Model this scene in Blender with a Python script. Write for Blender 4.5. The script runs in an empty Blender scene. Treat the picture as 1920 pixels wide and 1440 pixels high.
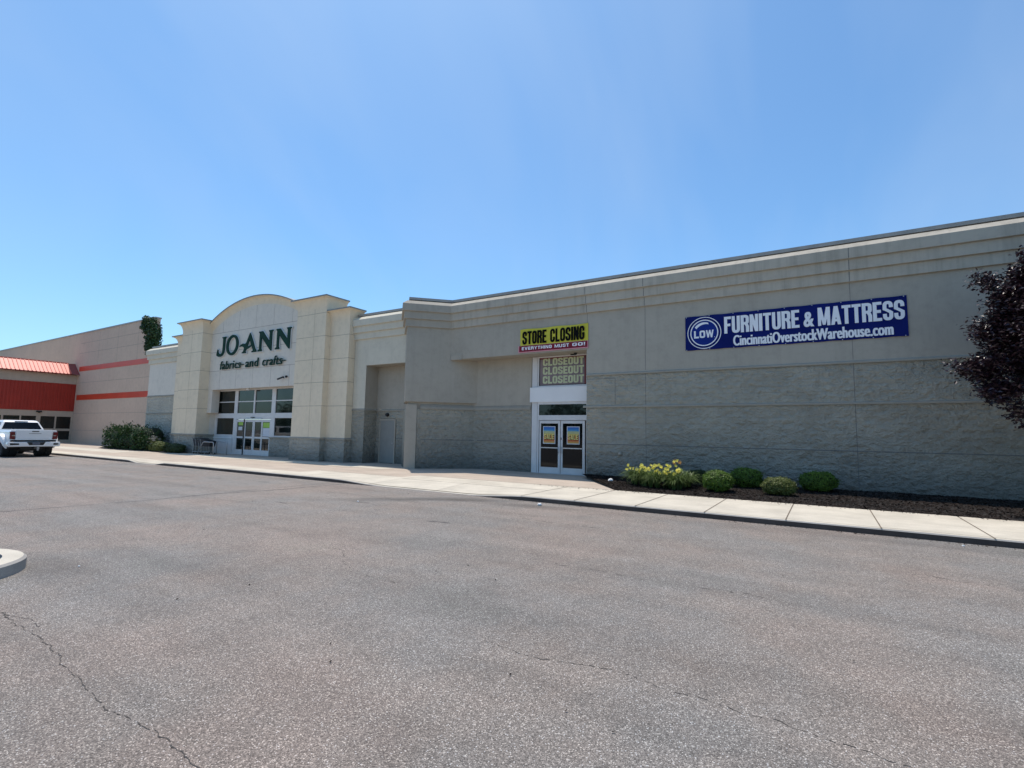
import bpy, bmesh, math, random
from mathutils import Vector, Matrix, noise
R = math.radians
random.seed(7)
scene = bpy.context.scene
COL = scene.collection

# ------------------------------------------------------------------ materials
def new_mat(name):
    m = bpy.data.materials.new(name); m.use_nodes = True
    nt = m.node_tree; b = nt.nodes['Principled BSDF']
    return m, nt, b
def N(nt, t, **kw):
    n = nt.nodes.new(t)
    for k, v in kw.items():
        if k in n.inputs: n.inputs[k].default_value = v
        else: setattr(n, k, v)
    return n
def L(nt, a, b): nt.links.new(a, b)
def ramp(nt, src, stops):
    r = nt.nodes.new('ShaderNodeValToRGB'); el = r.color_ramp.elements
    while len(el) < len(stops): el.new(0.5)
    for e, (p, c) in zip(el, stops):
        e.position = p; e.color = (c[0], c[1], c[2], 1) if isinstance(c, (tuple, list)) else (c, c, c, 1)
    L(nt, src, r.inputs[0]); return r.outputs[0]
def coords(nt, scale=(1, 1, 1)):
    tc = N(nt, 'ShaderNodeTexCoord'); mp = N(nt, 'ShaderNodeMapping'); mp.inputs['Scale'].default_value = scale
    L(nt, tc.outputs['Object'], mp.inputs[0]); return mp.outputs[0]
def mixc(nt, fac, a, b, mode='MIX'):
    m = N(nt, 'ShaderNodeMix', data_type='RGBA', blend_type=mode)
    for s, v in ((0, fac), (6, a), (7, b)):
        if hasattr(v, 'is_linked') or hasattr(v, 'links'): L(nt, v, m.inputs[s])
        else: m.inputs[s].default_value = v if s == 0 else (v[0], v[1], v[2], 1)
    return m.outputs[2]
def noise_tex(nt, vec, scale, detail=4, rough=0.55):
    n = N(nt, 'ShaderNodeTexNoise', Scale=scale, Detail=detail, Roughness=rough); L(nt, vec, n.inputs['Vector']); return n.outputs[0]
def bump(nt, b, h, strength=0.3, dist=0.02):
    bp = N(nt, 'ShaderNodeBump', Strength=strength, Distance=dist); L(nt, h, bp.inputs['Height']); L(nt, bp.outputs[0], b.inputs['Normal'])
def plain(name, col, rough=0.5, metal=0.0, var=0.08, scale=6.0, bmp=0.0, spec=None):
    m, nt, b = new_mat(name)
    v = coords(nt); n = noise_tex(nt, v, scale)
    lo = [c * (1 - var) for c in col]; hi = [min(1, c * (1 + var)) for c in col]
    L(nt, ramp(nt, n, [(0.3, lo), (0.7, hi)]), b.inputs['Base Color'])
    b.inputs['Roughness'].default_value = rough; b.inputs['Metallic'].default_value = metal
    if spec is not None: b.inputs['Specular IOR Level'].default_value = spec
    if bmp: bump(nt, b, noise_tex(nt, v, scale * 8), bmp, 0.005)
    return m
def stucco(name, col, streak=0.25, rough=0.9, patch=0.10, sx=2.0):
    m, nt, b = new_mat(name)
    v = coords(nt); vs = coords(nt, (sx, sx, 0.14)); vb = coords(nt, (0.35, 0.35, 0.6))
    big = ramp(nt, noise_tex(nt, vb, 1.0, 5, 0.6), [(0.3, 1 - patch), (0.7, 1 + patch * 0.6)])
    st = ramp(nt, noise_tex(nt, vs, 1.6, 6, 0.65), [(0.30, 1 - streak), (0.52, 1.0)])
    blot = ramp(nt, noise_tex(nt, v, 3.1, 7, 0.7), [(0.25, 0.88), (0.5, 1.0), (0.75, 1.04)])
    c = mixc(nt, 1.0, col, big, 'MULTIPLY'); c = mixc(nt, 1.0, c, st, 'MULTIPLY'); c = mixc(nt, 1.0, c, blot, 'MULTIPLY')
    L(nt, c, b.inputs['Base Color']); b.inputs['Roughness'].default_value = rough
    b.inputs['Specular IOR Level'].default_value = 0.25
    bump(nt, b, noise_tex(nt, v, 60, 4), 0.25, 0.004)
    return m
def splitface(name, col):
    # rough split-face block, painted: coursed relief, chipped faces; hollow and foot shading put into the colour
    m, nt, b = new_mat(name)
    tc = N(nt, 'ShaderNodeTexCoord'); sep = N(nt, 'ShaderNodeSeparateXYZ'); L(nt, tc.outputs['Object'], sep.inputs[0])
    add = N(nt, 'ShaderNodeMath', operation='ADD'); L(nt, sep.outputs[0], add.inputs[0]); L(nt, sep.outputs[1], add.inputs[1])
    cmb = N(nt, 'ShaderNodeCombineXYZ'); L(nt, add.outputs[0], cmb.inputs[0]); L(nt, sep.outputs[2], cmb.inputs[1])
    br = N(nt, 'ShaderNodeTexBrick', Scale=1.0); br.offset = 0.5
    br.inputs['Brick Width'].default_value = 0.40; br.inputs['Row Height'].default_value = 0.2; br.inputs['Bias'].default_value = -0.3
    br.inputs['Mortar Size'].default_value = 0.006; br.inputs['Mortar Smooth'].default_value = 0.6
    br.inputs['Color1'].default_value = (1, 1, 1, 1); br.inputs['Color2'].default_value = (0.95, 0.95, 0.95, 1); br.inputs['Mortar'].default_value = (0.84, 0.84, 0.84, 1)
    L(nt, cmb.outputs[0], br.inputs['Vector'])
    v = coords(nt, (1, 1, 1.45)); v1 = coords(nt, (0.5, 0.5, 0.9)); v2 = coords(nt)
    n1 = noise_tex(nt, v, 4.6, 3, 0.5); n2 = noise_tex(nt, v2, 16, 5, 0.6)
    lowf = ramp(nt, noise_tex(nt, v1, 1.1, 5), [(0.3, 0.86), (0.7, 1.10)])
    chip = ramp(nt, n1, [(0.30, 0.90), (0.5, 1.0), (0.70, 1.07)])  # relief shading in the colour: hollows darker, bumps lighter
    c = mixc(nt, 0.35, (1, 1, 1), br.outputs[0], 'MIX')
    c = mixc(nt, 1.0, c, col, 'MULTIPLY'); c = mixc(nt, 1.0, c, lowf, 'MULTIPLY'); c = mixc(nt, 1.0, c, chip, 'MULTIPLY')
    # low wall shading put into the colour: darker, cooler toward the ground
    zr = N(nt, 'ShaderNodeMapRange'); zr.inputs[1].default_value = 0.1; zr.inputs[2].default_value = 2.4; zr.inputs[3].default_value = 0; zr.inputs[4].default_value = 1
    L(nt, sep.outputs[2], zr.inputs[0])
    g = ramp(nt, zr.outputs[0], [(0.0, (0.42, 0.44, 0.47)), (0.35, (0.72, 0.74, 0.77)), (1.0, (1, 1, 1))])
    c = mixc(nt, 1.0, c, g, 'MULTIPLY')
    L(nt, c, b.inputs['Base Color']); b.inputs['Roughness'].default_value = 0.85; b.inputs['Specular IOR Level'].default_value = 0.25
    hm = N(nt, 'ShaderNodeMath', operation='MULTIPLY_ADD'); L(nt, n1, hm.inputs[0]); hm.inputs[1].default_value = 2.6
    L(nt, n2, hm.inputs[2])
    h2 = N(nt, 'ShaderNodeMath', operation='MULTIPLY_ADD'); L(nt, br.outputs['Fac'], h2.inputs[0]); h2.inputs[1].default_value = -0.10; L(nt, hm.outputs[0], h2.inputs[2])
    bump(nt, b, h2.outputs[0], 0.9, 0.10)
    return m
def asphalt():
    m, nt, b = new_mat('asphalt')
    v = coords(nt)
    big = noise_tex(nt, v, 0.33, 5, 0.6); mid = noise_tex(nt, v, 1.7, 6, 0.65)
    vor = N(nt, 'ShaderNodeTexVoronoi', Scale=150.0); L(nt, v, vor.inputs['Vector'])
    vor2 = N(nt, 'ShaderNodeTexVoronoi', Scale=85.0); L(nt, v, vor2.inputs['Vector'])
    # each stone its own tone
    sepc = N(nt, 'ShaderNodeSeparateColor'); L(nt, vor.outputs['Color'], sepc.inputs[0])
    sepd = N(nt, 'ShaderNodeSeparateColor'); L(nt, vor2.outputs['Color'], sepd.inputs[0])
    tone = ramp(nt, sepc.outputs[0], [(0.0, (0.105, 0.091, 0.079)), (0.35, (0.195, 0.171, 0.150)), (0.7, (0.264, 0.231, 0.201)), (0.93, (0.39, 0.343, 0.298)), (1.0, (0.70, 0.64, 0.56))])
    gate = ramp(nt, sepd.outputs[1], [(0.935, 0.0), (0.95, 1.0)])
    edge = ramp(nt, vor2.outputs['Distance'], [(0.30, 1.0), (0.46, 0.0)])
    ge = N(nt, 'ShaderNodeMath', operation='MULTIPLY'); L(nt, gate, ge.inputs[0]); L(nt, edge, ge.inputs[1])
    tone = mixc(nt, ge.outputs[0], tone, (0.62, 0.60, 0.57))
    tint = ramp(nt, big, [(0.30, (0.88, 0.94, 0.96)), (0.42, (0.94, 0.97, 1.0)), (0.52, (1.0, 0.975, 0.965)), (0.62, (1.08, 1.0, 0.97)), (0.72, (1.03, 1.0, 0.95))])
    patch = ramp(nt, mid, [(0.30, 0.87), (0.5, 1.0), (0.72, 1.07)])
    vl = coords(nt, (0.11, 1.3, 1)); lanes = ramp(nt, noise_tex(nt, vl, 1.0, 4), [(0.36, 0.89), (0.58, 1.03)])
    c = mixc(nt, 1.0, tone, tint, 'MULTIPLY'); c = mixc(nt, 1.0, c, patch, 'MULTIPLY'); c = mixc(nt, 1.0, c, lanes, 'MULTIPLY')
    # dark grime along the kerb and around the island nose, oil marks where cars stop
    tc = N(nt, 'ShaderNodeTexCoord')
    def spot(cx, cy, rx, ry, dark, rot=0.0):
        nonlocal c
        mp = N(nt, 'ShaderNodeMapping', vector_type='TEXTURE'); mp.inputs['Location'].default_value = (cx, cy, 0); mp.inputs['Scale'].default_value = (rx, ry, 1); mp.inputs['Rotation'].default_value = (0, 0, rot)
        L(nt, tc.outputs['Object'], mp.inputs[0])
        wob = N(nt, 'ShaderNodeVectorMath', operation='ADD'); L(nt, mp.outputs[0], wob.inputs[0])
        nn = N(nt, 'ShaderNodeTexNoise', Scale=3.0); L(nt, mp.outputs[0], nn.inputs['Vector'])
        sc = N(nt, 'ShaderNodeVectorMath', operation='SCALE'); sc.inputs[3].default_value = 0.7; L(nt, nn.outputs[1], sc.inputs[0]); L(nt, sc.outputs[0], wob.inputs[1])
        off = N(nt, 'ShaderNodeVectorMath', operation='SUBTRACT'); off.inputs[1].default_value = (0.35, 0.35, 0.35); L(nt, wob.outputs[0], off.inputs[0])
        flat = N(nt, 'ShaderNodeVectorMath', operation='MULTIPLY'); flat.inputs[1].default_value = (1, 1, 0); L(nt, off.outputs[0], flat.inputs[0])
        ln = N(nt, 'ShaderNodeVectorMath', operation='LENGTH'); L(nt, flat.outputs[0], ln.inputs[0])
        f = ramp(nt, ln.outputs['Value'], [(0.0, dark), (1.0, 1.0)])
        c = mixc(nt, 1.0, c, f, 'MULTIPLY')
    spot(-8.2, 2.6, 1.5, 0.55, 0.70); spot(-9.4, 10.0, 2.6, 0.55, 0.55, 0.75); spot(-8.0, 10.9, 1.8, 0.45, 0.50, 0.55); spot(-6.3, 10.9, 1.6, 0.4, 0.62, 0.2); spot(-12.5, 10.6, 2.4, 0.8, 0.85)
    spot(2.5, 11.2, 9.0, 0.55, 0.84); spot(-3.0, 5.0, 3.2, 1.6, 0.92); spot(-6.5, 3.7, 2.2, 1.1, 0.87); spot(-19.0, 8.0, 6.0, 0.6, 0.90); spot(-0.3, 2.2, 1.3, 0.8, 0.90); spot(2.6, 7.5, 3.5, 0.5, 0.93)
    L(nt, c, b.inputs['Base Color']); b.inputs['Roughness'].default_value = 0.82; b.inputs['Specular IOR Level'].default_value = 0.35
    hh = N(nt, 'ShaderNodeMath', operation='SUBTRACT'); hh.inputs[0].default_value = 1.0; L(nt, vor.outputs['Distance'], hh.inputs[1])
    bump(nt, b, hh.outputs[0], 0.8, 0.007)
    return m
def concrete(name, col, var=0.06, spk=0.0):
    m, nt, b = new_mat(name)
    v = coords(nt); vy = coords(nt, (0.4, 2.0, 1))
    a = ramp(nt, noise_tex(nt, v, 0.9, 6, 0.65), [(0.3, 1 - var * 1.6), (0.7, 1 + var)])
    s = ramp(nt, noise_tex(nt, vy, 1.4, 6, 0.7), [(0.3, 0.90), (0.55, 1.0)])
    f = ramp(nt, noise_tex(nt, v, 60, 3, 0.7), [(0.3, 1 - spk - 0.05), (0.7, 1.03 + spk)])
    c = mixc(nt, 1.0, col, a, 'MULTIPLY'); c = mixc(nt, 1.0, c, s, 'MULTIPLY'); c = mixc(nt, 1.0, c, f, 'MULTIPLY')
    L(nt, c, b.inputs['Base Color']); b.inputs['Roughness'].default_value = 0.9; b.inputs['Specular IOR Level'].default_value = 0.2
    bump(nt, b, noise_tex(nt, v, 90, 4), 0.3, 0.004)
    return m
def glass(name, tint=(0.005, 0.0055, 0.006), lo=0.4, spec=0.25, sc=0.6):
    m, nt, b = new_mat(name)
    v = coords(nt, (1.3, 1.3, 0.5)); n = noise_tex(nt, v, sc, 2)
    L(nt, ramp(nt, n, [(0.35, [t * lo for t in tint]), (0.65, [t * 1.7 for t in tint])]), b.inputs['Base Color'])
    b.inputs['Roughness'].default_value = 0.03; b.inputs['IOR'].default_value = 1.52; b.inputs['Specular IOR Level'].default_value = spec
    bump(nt, b, noise_tex(nt, coords(nt), 1.1, 1), 0.05, 0.02)
    return m
def leaf_mat(name, dark, light, rough=0.5, trans=0.15, spec=0.4):
    m, nt, b = new_mat(name)
    v = coords(nt); n = noise_tex(nt, v, 3.0, 3)
    g = N(nt, 'ShaderNodeNewGeometry')
    rr = ramp(nt, g.outputs['Random Per Island'], [(0.0, dark), (1.0, light)])
    c = mixc(nt, 0.35, rr, ramp(nt, n, [(0.35, dark), (0.65, light)]))
    L(nt, c, b.inputs['Base Color']); b.inputs['Roughness'].default_value = rough; b.inputs['Specular IOR Level'].default_value = spec
    tr = N(nt, 'ShaderNodeBsdfTranslucent'); L(nt, c, tr.inputs[0])
    mx = N(nt, 'ShaderNodeMixShader'); mx.inputs[0].default_value = trans
    L(nt, b.outputs[0], mx.inputs[1]); L(nt, tr.outputs[0], mx.inputs[2])
    L(nt, mx.outputs[0], nt.nodes['Material Output'].inputs[0])
    return m

M = dict(
    asphalt=asphalt(),
    crack=plain('dark_crack', (0.075, 0.065, 0.057), 0.95, var=0.3, scale=20),  # dark brown tone of the crack ribbons
    seam=plain('sealed_seam', (0.055, 0.052, 0.052), 0.85, var=0.3, scale=3),
    conc=concrete('pale_concrete', (0.61, 0.55, 0.45), 0.11, 0.05),
    tan=concrete('tan_concrete', (0.50, 0.415, 0.335), 0.10, 0.07),
    joint=plain('joint', (0.17, 0.135, 0.10), 0.95, var=0.25, scale=9),
    joint2=plain('faint_joint', (0.36, 0.31, 0.25), 0.95, var=0.2, scale=9),
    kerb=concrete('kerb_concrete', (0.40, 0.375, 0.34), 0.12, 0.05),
    kerbface=concrete('shaded_kerb_face', (0.10, 0.082, 0.072), 0.25, 0.05),  # shade on the kerb front put into a darker concrete colour
    mulch=plain('mulch', (0.019, 0.015, 0.013), 0.95, var=0.5, scale=45, bmp=0.4),
    chip=leaf_mat('mulch_chip', (0.010, 0.008, 0.007), (0.045, 0.034, 0.029), 0.95, 0.0, 0.1),
    stucco=stucco('grey_stucco', (0.43, 0.385, 0.315), 0.07, patch=.07),
    stucco2=stucco('light_grey_stucco', (0.66, 0.60, 0.48), 0.05, patch=.04),
    block2=splitface('brightened_block', (0.60, 0.55, 0.45)),  # same painted block, the brighter light on this side put into its colour
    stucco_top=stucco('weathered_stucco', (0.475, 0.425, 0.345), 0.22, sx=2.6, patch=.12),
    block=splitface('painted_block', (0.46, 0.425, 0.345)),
    ledge=stucco('ledge_stucco', (0.37, 0.335, 0.275), 0.08),
    coping=plain('metal_coping', (0.34, 0.32, 0.29), 0.5, 0.1, 0.12, 3),
    groove=plain('wall_groove', (0.17, 0.17, 0.165), 0.95, var=0.2, scale=5),
    yellow=stucco('cream_stucco', (0.81, 0.68, 0.50), 0.05, patch=0.05),
    ygroove=plain('cream_groove', (0.42, 0.34, 0.24), 0.95, var=0.2, scale=5),
    gable=stucco('pale_stucco', (0.74, 0.67, 0.57), 0.05, patch=0.04),
    ggroove=plain('pale_groove', (0.33, 0.27, 0.23), 0.95, var=0.2, scale=5),
    captop=plain('cap_edge', (0.27, 0.27, 0.255), 0.6, 0.2, 0.1, 3),
    white=plain('white_aluminium', (0.68, 0.66, 0.64), 0.45, 0.0, 0.05, 2.5),
    white2=plain('white_panel', (0.84, 0.82, 0.80), 0.5, 0.0, 0.04, 1.2),
    alum=plain('brushed_aluminium', (0.55, 0.56, 0.58), 0.35, 0.7, 0.08, 9),
    glass=glass('dark_glass'),
    glass2=glass('store_glass', (0.010, 0.014, 0.012), 0.15, 0.5, 0.9),
    black=plain('black_plastic', (0.012, 0.012, 0.013), 0.45, 0, 0.1, 9),
    door_paint=plain('grey_door_paint', (0.27, 0.265, 0.24), 0.5, 0, 0.06, 3),
    green=plain('green_sign_face', (0.014, 0.050, 0.036), 0.8, 0, 0.2, 2, spec=0.15),
    halo=plain('pale_sign_backer', (0.66, 0.68, 0.68), 0.5, 0, 0.04, 2),
    bblue=plain('blue_vinyl', (0.006, 0.014, 0.125), 0.8, 0, 0.15, 1.5, spec=0.12),
    bblue2=plain('brighter_blue_vinyl', (0.010, 0.030, 0.21), 0.8, 0, 0.15, 1.5, spec=0.12),
    bwhite=plain('white_vinyl', (0.86, 0.86, 0.88), 0.5, 0, 0.04, 2),
    byellow=plain('yellow_vinyl', (0.58, 0.52, 0.03), 0.5, 0, 0.06, 2),
    bred=plain('maroon_vinyl', (0.20, 0.006, 0.022), 0.8, 0, 0.1, 2),
    bpink=plain('pink_vinyl', (0.70, 0.28, 0.32), 0.5, 0, 0.05, 2),
    saleyellow=plain('sale_yellow', (0.80, 0.66, 0.22), 0.5, 0, 0.06, 4),
    ink=plain('black_ink', (0.006, 0.006, 0.006), 0.85, 0, 0.1, 4, spec=0.1),
    closebg=plain('closeout_backing', (0.19, 0.135, 0.135), 0.4, 0, 0.35, 1.4),
    closered=plain('closeout_red', (0.16, 0.018, 0.012), 0.3, 0, 0.2, 2),
    closefg=plain('closeout_letters', (0.54, 0.56, 0.33), 0.5, 0, 0.12, 3),
    hdwall=stucco('beige_block_wall', (0.64, 0.475, 0.36), 0.06, patch=0.06),
    hdgrey=stucco('grey_beige_fascia', (0.50, 0.40, 0.31), 0.06),
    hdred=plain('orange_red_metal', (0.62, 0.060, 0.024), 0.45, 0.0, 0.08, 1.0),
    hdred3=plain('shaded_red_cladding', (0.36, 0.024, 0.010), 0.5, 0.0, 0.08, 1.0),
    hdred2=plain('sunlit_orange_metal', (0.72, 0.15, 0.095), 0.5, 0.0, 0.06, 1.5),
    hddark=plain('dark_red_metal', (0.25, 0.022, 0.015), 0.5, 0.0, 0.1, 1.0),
    navy=plain('navy_plastic', (0.008, 0.011, 0.018), 0.45, 0, 0.2, 7),
    pipe=plain('galvanised_pipe', (0.45, 0.44, 0.43), 0.4, 0.6, 0.1, 9),
    litter=plain('white_litter', (0.80, 0.80, 0.78), 0.7, 0, 0.05, 9),
    bark=plain('bark', (0.05, 0.035, 0.03), 0.9, 0, 0.3, 14, 0.8),
    tyre=plain('tyre_rubber', (0.016, 0.016, 0.017), 0.85, 0, 0.2, 12),
    rim=plain('wheel_rim', (0.35, 0.35, 0.36), 0.3, 0.8, 0.1, 9),
    taillight=plain('tail_light_red', (0.14, 0.010, 0.012), 0.18, 0, 0.2, 6),
    plate=plain('number_plate', (0.12, 0.13, 0.17), 0.4, 0, 0.3, 12),
    chrome=plain('chrome', (0.6, 0.6, 0.62), 0.15, 1.0, 0.05, 5),
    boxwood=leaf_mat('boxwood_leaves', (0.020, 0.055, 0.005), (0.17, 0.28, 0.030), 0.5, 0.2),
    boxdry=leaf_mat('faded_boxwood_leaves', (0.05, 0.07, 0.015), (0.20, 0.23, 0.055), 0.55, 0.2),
    boxdark=leaf_mat('dark_shrub_leaves', (0.012, 0.026, 0.008), (0.06, 0.10, 0.025), 0.5, 0.15),  # dark green leaves of the darker shrubs and far trees
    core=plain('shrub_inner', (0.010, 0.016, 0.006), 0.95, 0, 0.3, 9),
    juniper=leaf_mat('juniper_leaves', (0.004, 0.017, 0.004), (0.032, 0.095, 0.014), 0.55, 0.15),
    vine=leaf_mat('vine_leaves', (0.015, 0.035, 0.010), (0.06, 0.12, 0.035), 0.5, 0.2),
    grassy=leaf_mat('daylily_blades', (0.030, 0.065, 0.014), (0.20, 0.28, 0.085), 0.45, 0.25),
    petal=leaf_mat('yellow_petals', (0.92, 0.76, 0.08), (0.95, 0.88, 0.26), 0.6, 0.3),
    wilt=leaf_mat('wilted_petals', (0.45, 0.17, 0.05), (0.62, 0.38, 0.12), 0.7, 0.2),
    greyleaf=leaf_mat('grey_perennial', (0.14, 0.14, 0.12), (0.42, 0.40, 0.36), 0.7, 0.2),
    purple=leaf_mat('purple_leaves', (0.008, 0.004, 0.007), (0.050, 0.022, 0.034), 0.38, 0.06, 0.6),
    greenp=plain('lime_paper', (0.34, 0.55, 0.08), 0.6, 0, 0.08, 5),
    whitep=plain('white_paper', (0.62, 0.64, 0.68), 0.6, 0, 0.05, 5),
)
def car_paint():
    m, nt, b = new_mat('white_car_paint'); v = coords(nt)
    L(nt, ramp(nt, noise_tex(nt, v, 2.0), [(0.3, (0.80, 0.79, 0.77)), (0.7, (0.86, 0.85, 0.83))]), b.inputs['Base Color'])
    b.inputs['Roughness'].default_value = 0.3; b.inputs['Coat Weight'].default_value = 0.6; b.inputs['Coat Roughness'].default_value = 0.08
    return m
M['paint'] = car_paint()
def poster_mat():
    # sunset-coloured printed sheet: blue above, yellow, red below
    m, nt, b = new_mat('sale_print')
    tc = N(nt, 'ShaderNodeTexCoord'); sp = N(nt, 'ShaderNodeSeparateXYZ'); L(nt, tc.outputs['Generated'], sp.inputs[0])
    wob = noise_tex(nt, tc.outputs['Generated'], 5, 3)
    ad = N(nt, 'ShaderNodeMath', operation='MULTIPLY_ADD'); L(nt, wob, ad.inputs[0]); ad.inputs[1].default_value = 0.10; L(nt, sp.outputs[2], ad.inputs[2])
    c = ramp(nt, ad.outputs[0], [(0.05, (0.55, 0.40, 0.10)), (0.25, (0.62, 0.10, 0.02)), (0.42, (0.66, 0.22, 0.03)), (0.60, (0.62, 0.46, 0.10)), (0.78, (0.36, 0.46, 0.22)), (0.84, (0.04, 0.26, 0.55)), (1.0, (0.02, 0.12, 0.42))])
    L(nt, c, b.inputs['Base Color']); b.inputs['Roughness'].default_value = 0.4
    return m
M['poster'] = poster_mat()

# ------------------------------------------------------------------ mesh helpers
class MB:
    def __init__(s): s.v = []; s.f = []; s.m = []; s.mats = []
    def mi(s, mat):
        if mat not in s.mats: s.mats.append(mat)
        return s.mats.index(mat)
    def face(s, pts, mat):
        i = len(s.v); s.v += [tuple(p) for p in pts]; s.f.append(tuple(range(i, i + len(pts)))); s.m.append(s.mi(mat))
    def box(s, x0, x1, y0, y1, z0, z1, mat):
        if x0 > x1: x0, x1 = x1, x0
        if y0 > y1: y0, y1 = y1, y0
        i = len(s.v)
        s.v += [(x0, y0, z0), (x1, y0, z0), (x1, y1, z0), (x0, y1, z0), (x0, y0, z1), (x1, y0, z1), (x1, y1, z1), (x0, y1, z1)]
        for f in ((0, 3, 2, 1), (4, 5, 6, 7), (0, 1, 5, 4), (1, 2, 6, 5), (2, 3, 7, 6), (3, 0, 4, 7)):
            s.f.append(tuple(i + k for k in f)); s.m.append(s.mi(mat))
    def prism(s, poly, axis, a, b, mat):
        # poly in the two other axes, extruded along axis 'x','y' or 'z'
        def P(u, w, t): return {'x': (t, u, w), 'y': (u, t, w), 'z': (u, w, t)}[axis]
        n = len(poly); i = len(s.v)
        s.v += [P(u, w, a) for u, w in poly] + [P(u, w, b) for u, w in poly]; k = s.mi(mat)
        s.f.append(tuple(range(i, i + n))); s.f.append(tuple(range(i + 2 * n - 1, i + n - 1, -1))); s.m += [k, k]
        for j in range(n):
            s.f.append((i + j, i + (j + 1) % n, i + n + (j + 1) % n, i + n + j)); s.m.append(k)
    def sweep(s, prof, path, mat, closed=False, segmats=None):
        # prof: (outward offset, z); path: plan points, outward = right of travel; mitred
        P = [Vector(p) for p in path]; nrm = []
        for k in range(len(P)):
            ns = []
            if k > 0: d = (P[k] - P[k - 1]).normalized(); ns.append(Vector((d.y, -d.x)))
            if k < len(P) - 1: d = (P[k + 1] - P[k]).normalized(); ns.append(Vector((d.y, -d.x)))
            if len(ns) == 2:
                mm = (ns[0] + ns[1]).normalized(); nrm.append(mm / max(0.2, mm.dot(ns[0])))
            else: nrm.append(ns[0])
        i = len(s.v); n = len(prof)
        for p, q in zip(P, nrm):
            for o, z in prof: s.v.append((p.x + q.x * o, p.y + q.y * o, z))
        k = s.mi(mat)
        for a in range(len(P) - 1):
            for j in range(n if closed else n - 1):
                j2 = (j + 1) % n
                s.f.append((i + a * n + j, i + a * n + j2, i + (a + 1) * n + j2, i + (a + 1) * n + j)); s.m.append(s.mi(segmats[a]) if segmats else k)
        if closed:
            s.f.append(tuple(i + j for j in range(n))); s.f.append(tuple(i + (len(P) - 1) * n + j for j in reversed(range(n)))); s.m += [k, k]
    def tube(s, pts, r, mat, seg=8):
        pts = [Vector(p) for p in pts]; rs = r if isinstance(r, (list, tuple)) else [r] * len(pts)
        i = len(s.v); k = s.mi(mat); up = Vector((0, 0, 1))
        for a, p in enumerate(pts):
            d = (pts[min(a + 1, len(pts) - 1)] - pts[max(a - 1, 0)]).normalized()
            x = d.cross(up) if abs(d.dot(up)) < 0.95 else d.cross(Vector((1, 0, 0))); x.normalize(); y = d.cross(x).normalized()
            for j in range(seg):
                t = 2 * math.pi * j / seg; s.v.append(tuple(p + (x * math.cos(t) + y * math.sin(t)) * rs[a]))
        for a in range(len(pts) - 1):
            for j in range(seg):
                s.f.append((i + a * seg + j, i + a * seg + (j + 1) % seg, i + (a + 1) * seg + (j + 1) % seg, i + (a + 1) * seg + j)); s.m.append(k)
        s.f.append(tuple(i + j for j in range(seg))[::-1]); s.f.append(tuple(i + (len(pts) - 1) * seg + j for j in range(seg))); s.m += [k, k]
    def lathe(s, c, prof, axis, mat, seg=24):
        # prof: (radius, along axis)
        i = len(s.v); k = s.mi(mat); n = len(prof)
        for j in range(seg):
            t = 2 * math.pi * j / seg
            for r, h in prof:
                a, b_ = r * math.cos(t), r * math.sin(t)
                s.v.append({'x': (c[0] + h, c[1] + a, c[2] + b_), 'y': (c[0] + a, c[1] + h, c[2] + b_), 'z': (c[0] + a, c[1] + b_, c[2] + h)}[axis])
        for j in range(seg):
            for q in range(n - 1):
                s.f.append((i + j * n + q, i + ((j + 1) % seg) * n + q, i + ((j + 1) % seg) * n + q + 1, i + j * n + q + 1)); s.m.append(k)
        for q in (0, n - 1):
            if prof[q][0] > 1e-4: s.f.append(tuple(i + j * n + q for j in range(seg))); s.m.append(k)
    def grid(s, fn, nu, nv, mat):
        i = len(s.v); k = s.mi(mat)
        for a in range(nu + 1):
            for b_ in range(nv + 1): s.v.append(tuple(fn(a / nu, b_ / nv)))
        for a in range(nu):
            for b_ in range(nv):
                s.f.append((i + a * (nv + 1) + b_, i + (a + 1) * (nv + 1) + b_, i + (a + 1) * (nv + 1) + b_ + 1, i + a * (nv + 1) + b_ + 1)); s.m.append(k)
    def build(s, name, parent=None, base=None, smooth=False, bevel=0, fix=True):
        me = bpy.data.meshes.new(name); me.from_pydata(s.v, [], s.f)
        for mt in s.mats: me.materials.append(M[mt] if isinstance(mt, str) else mt)
        me.polygons.foreach_set('material_index', s.m)
        if fix:
            bm = bmesh.new(); bm.from_mesh(me); bmesh.ops.remove_doubles(bm, verts=bm.verts, dist=1e-5); bmesh.ops.recalc_face_normals(bm, faces=bm.faces); bm.to_mesh(me); bm.free()
        if smooth: me.polygons.foreach_set('use_smooth', [True] * len(me.polygons))
        o = bpy.data.objects.new(name, me); COL.objects.link(o)
        if parent is not None:
            o.parent = parent
            off = Vector((0, 0, 0)); q = parent
            while q is not None: off += q.location; q = q.parent
            o.location = -off
        elif base is not None:
            me.transform(Matrix.Translation(-Vector(base))); o.location = base
        if bevel:
            md = o.modifiers.new('bevel', 'BEVEL'); md.width = bevel; md.segments = 2; md.limit_method = 'ANGLE'
        return o
def tag(o, label=None, cat=None, group=None, kind=None):
    if label: o['label'] = label
    if cat: o['category'] = cat
    if group: o['group'] = group
    if kind: o['kind'] = kind
    return o
def thing(name, label, cat, loc, group=None):
    o = bpy.data.objects.new(name, None); COL.objects.link(o); o.location = loc; o.empty_display_size = 0.3
    return tag(o, label, cat, group)
def part(name, parent, *boxes, mat=None, **kw):
    mb = MB()
    for b in boxes: mb.box(*b[:6], b[6] if len(b) > 6 else mat)
    return mb.build(name, parent, **kw)

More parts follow.
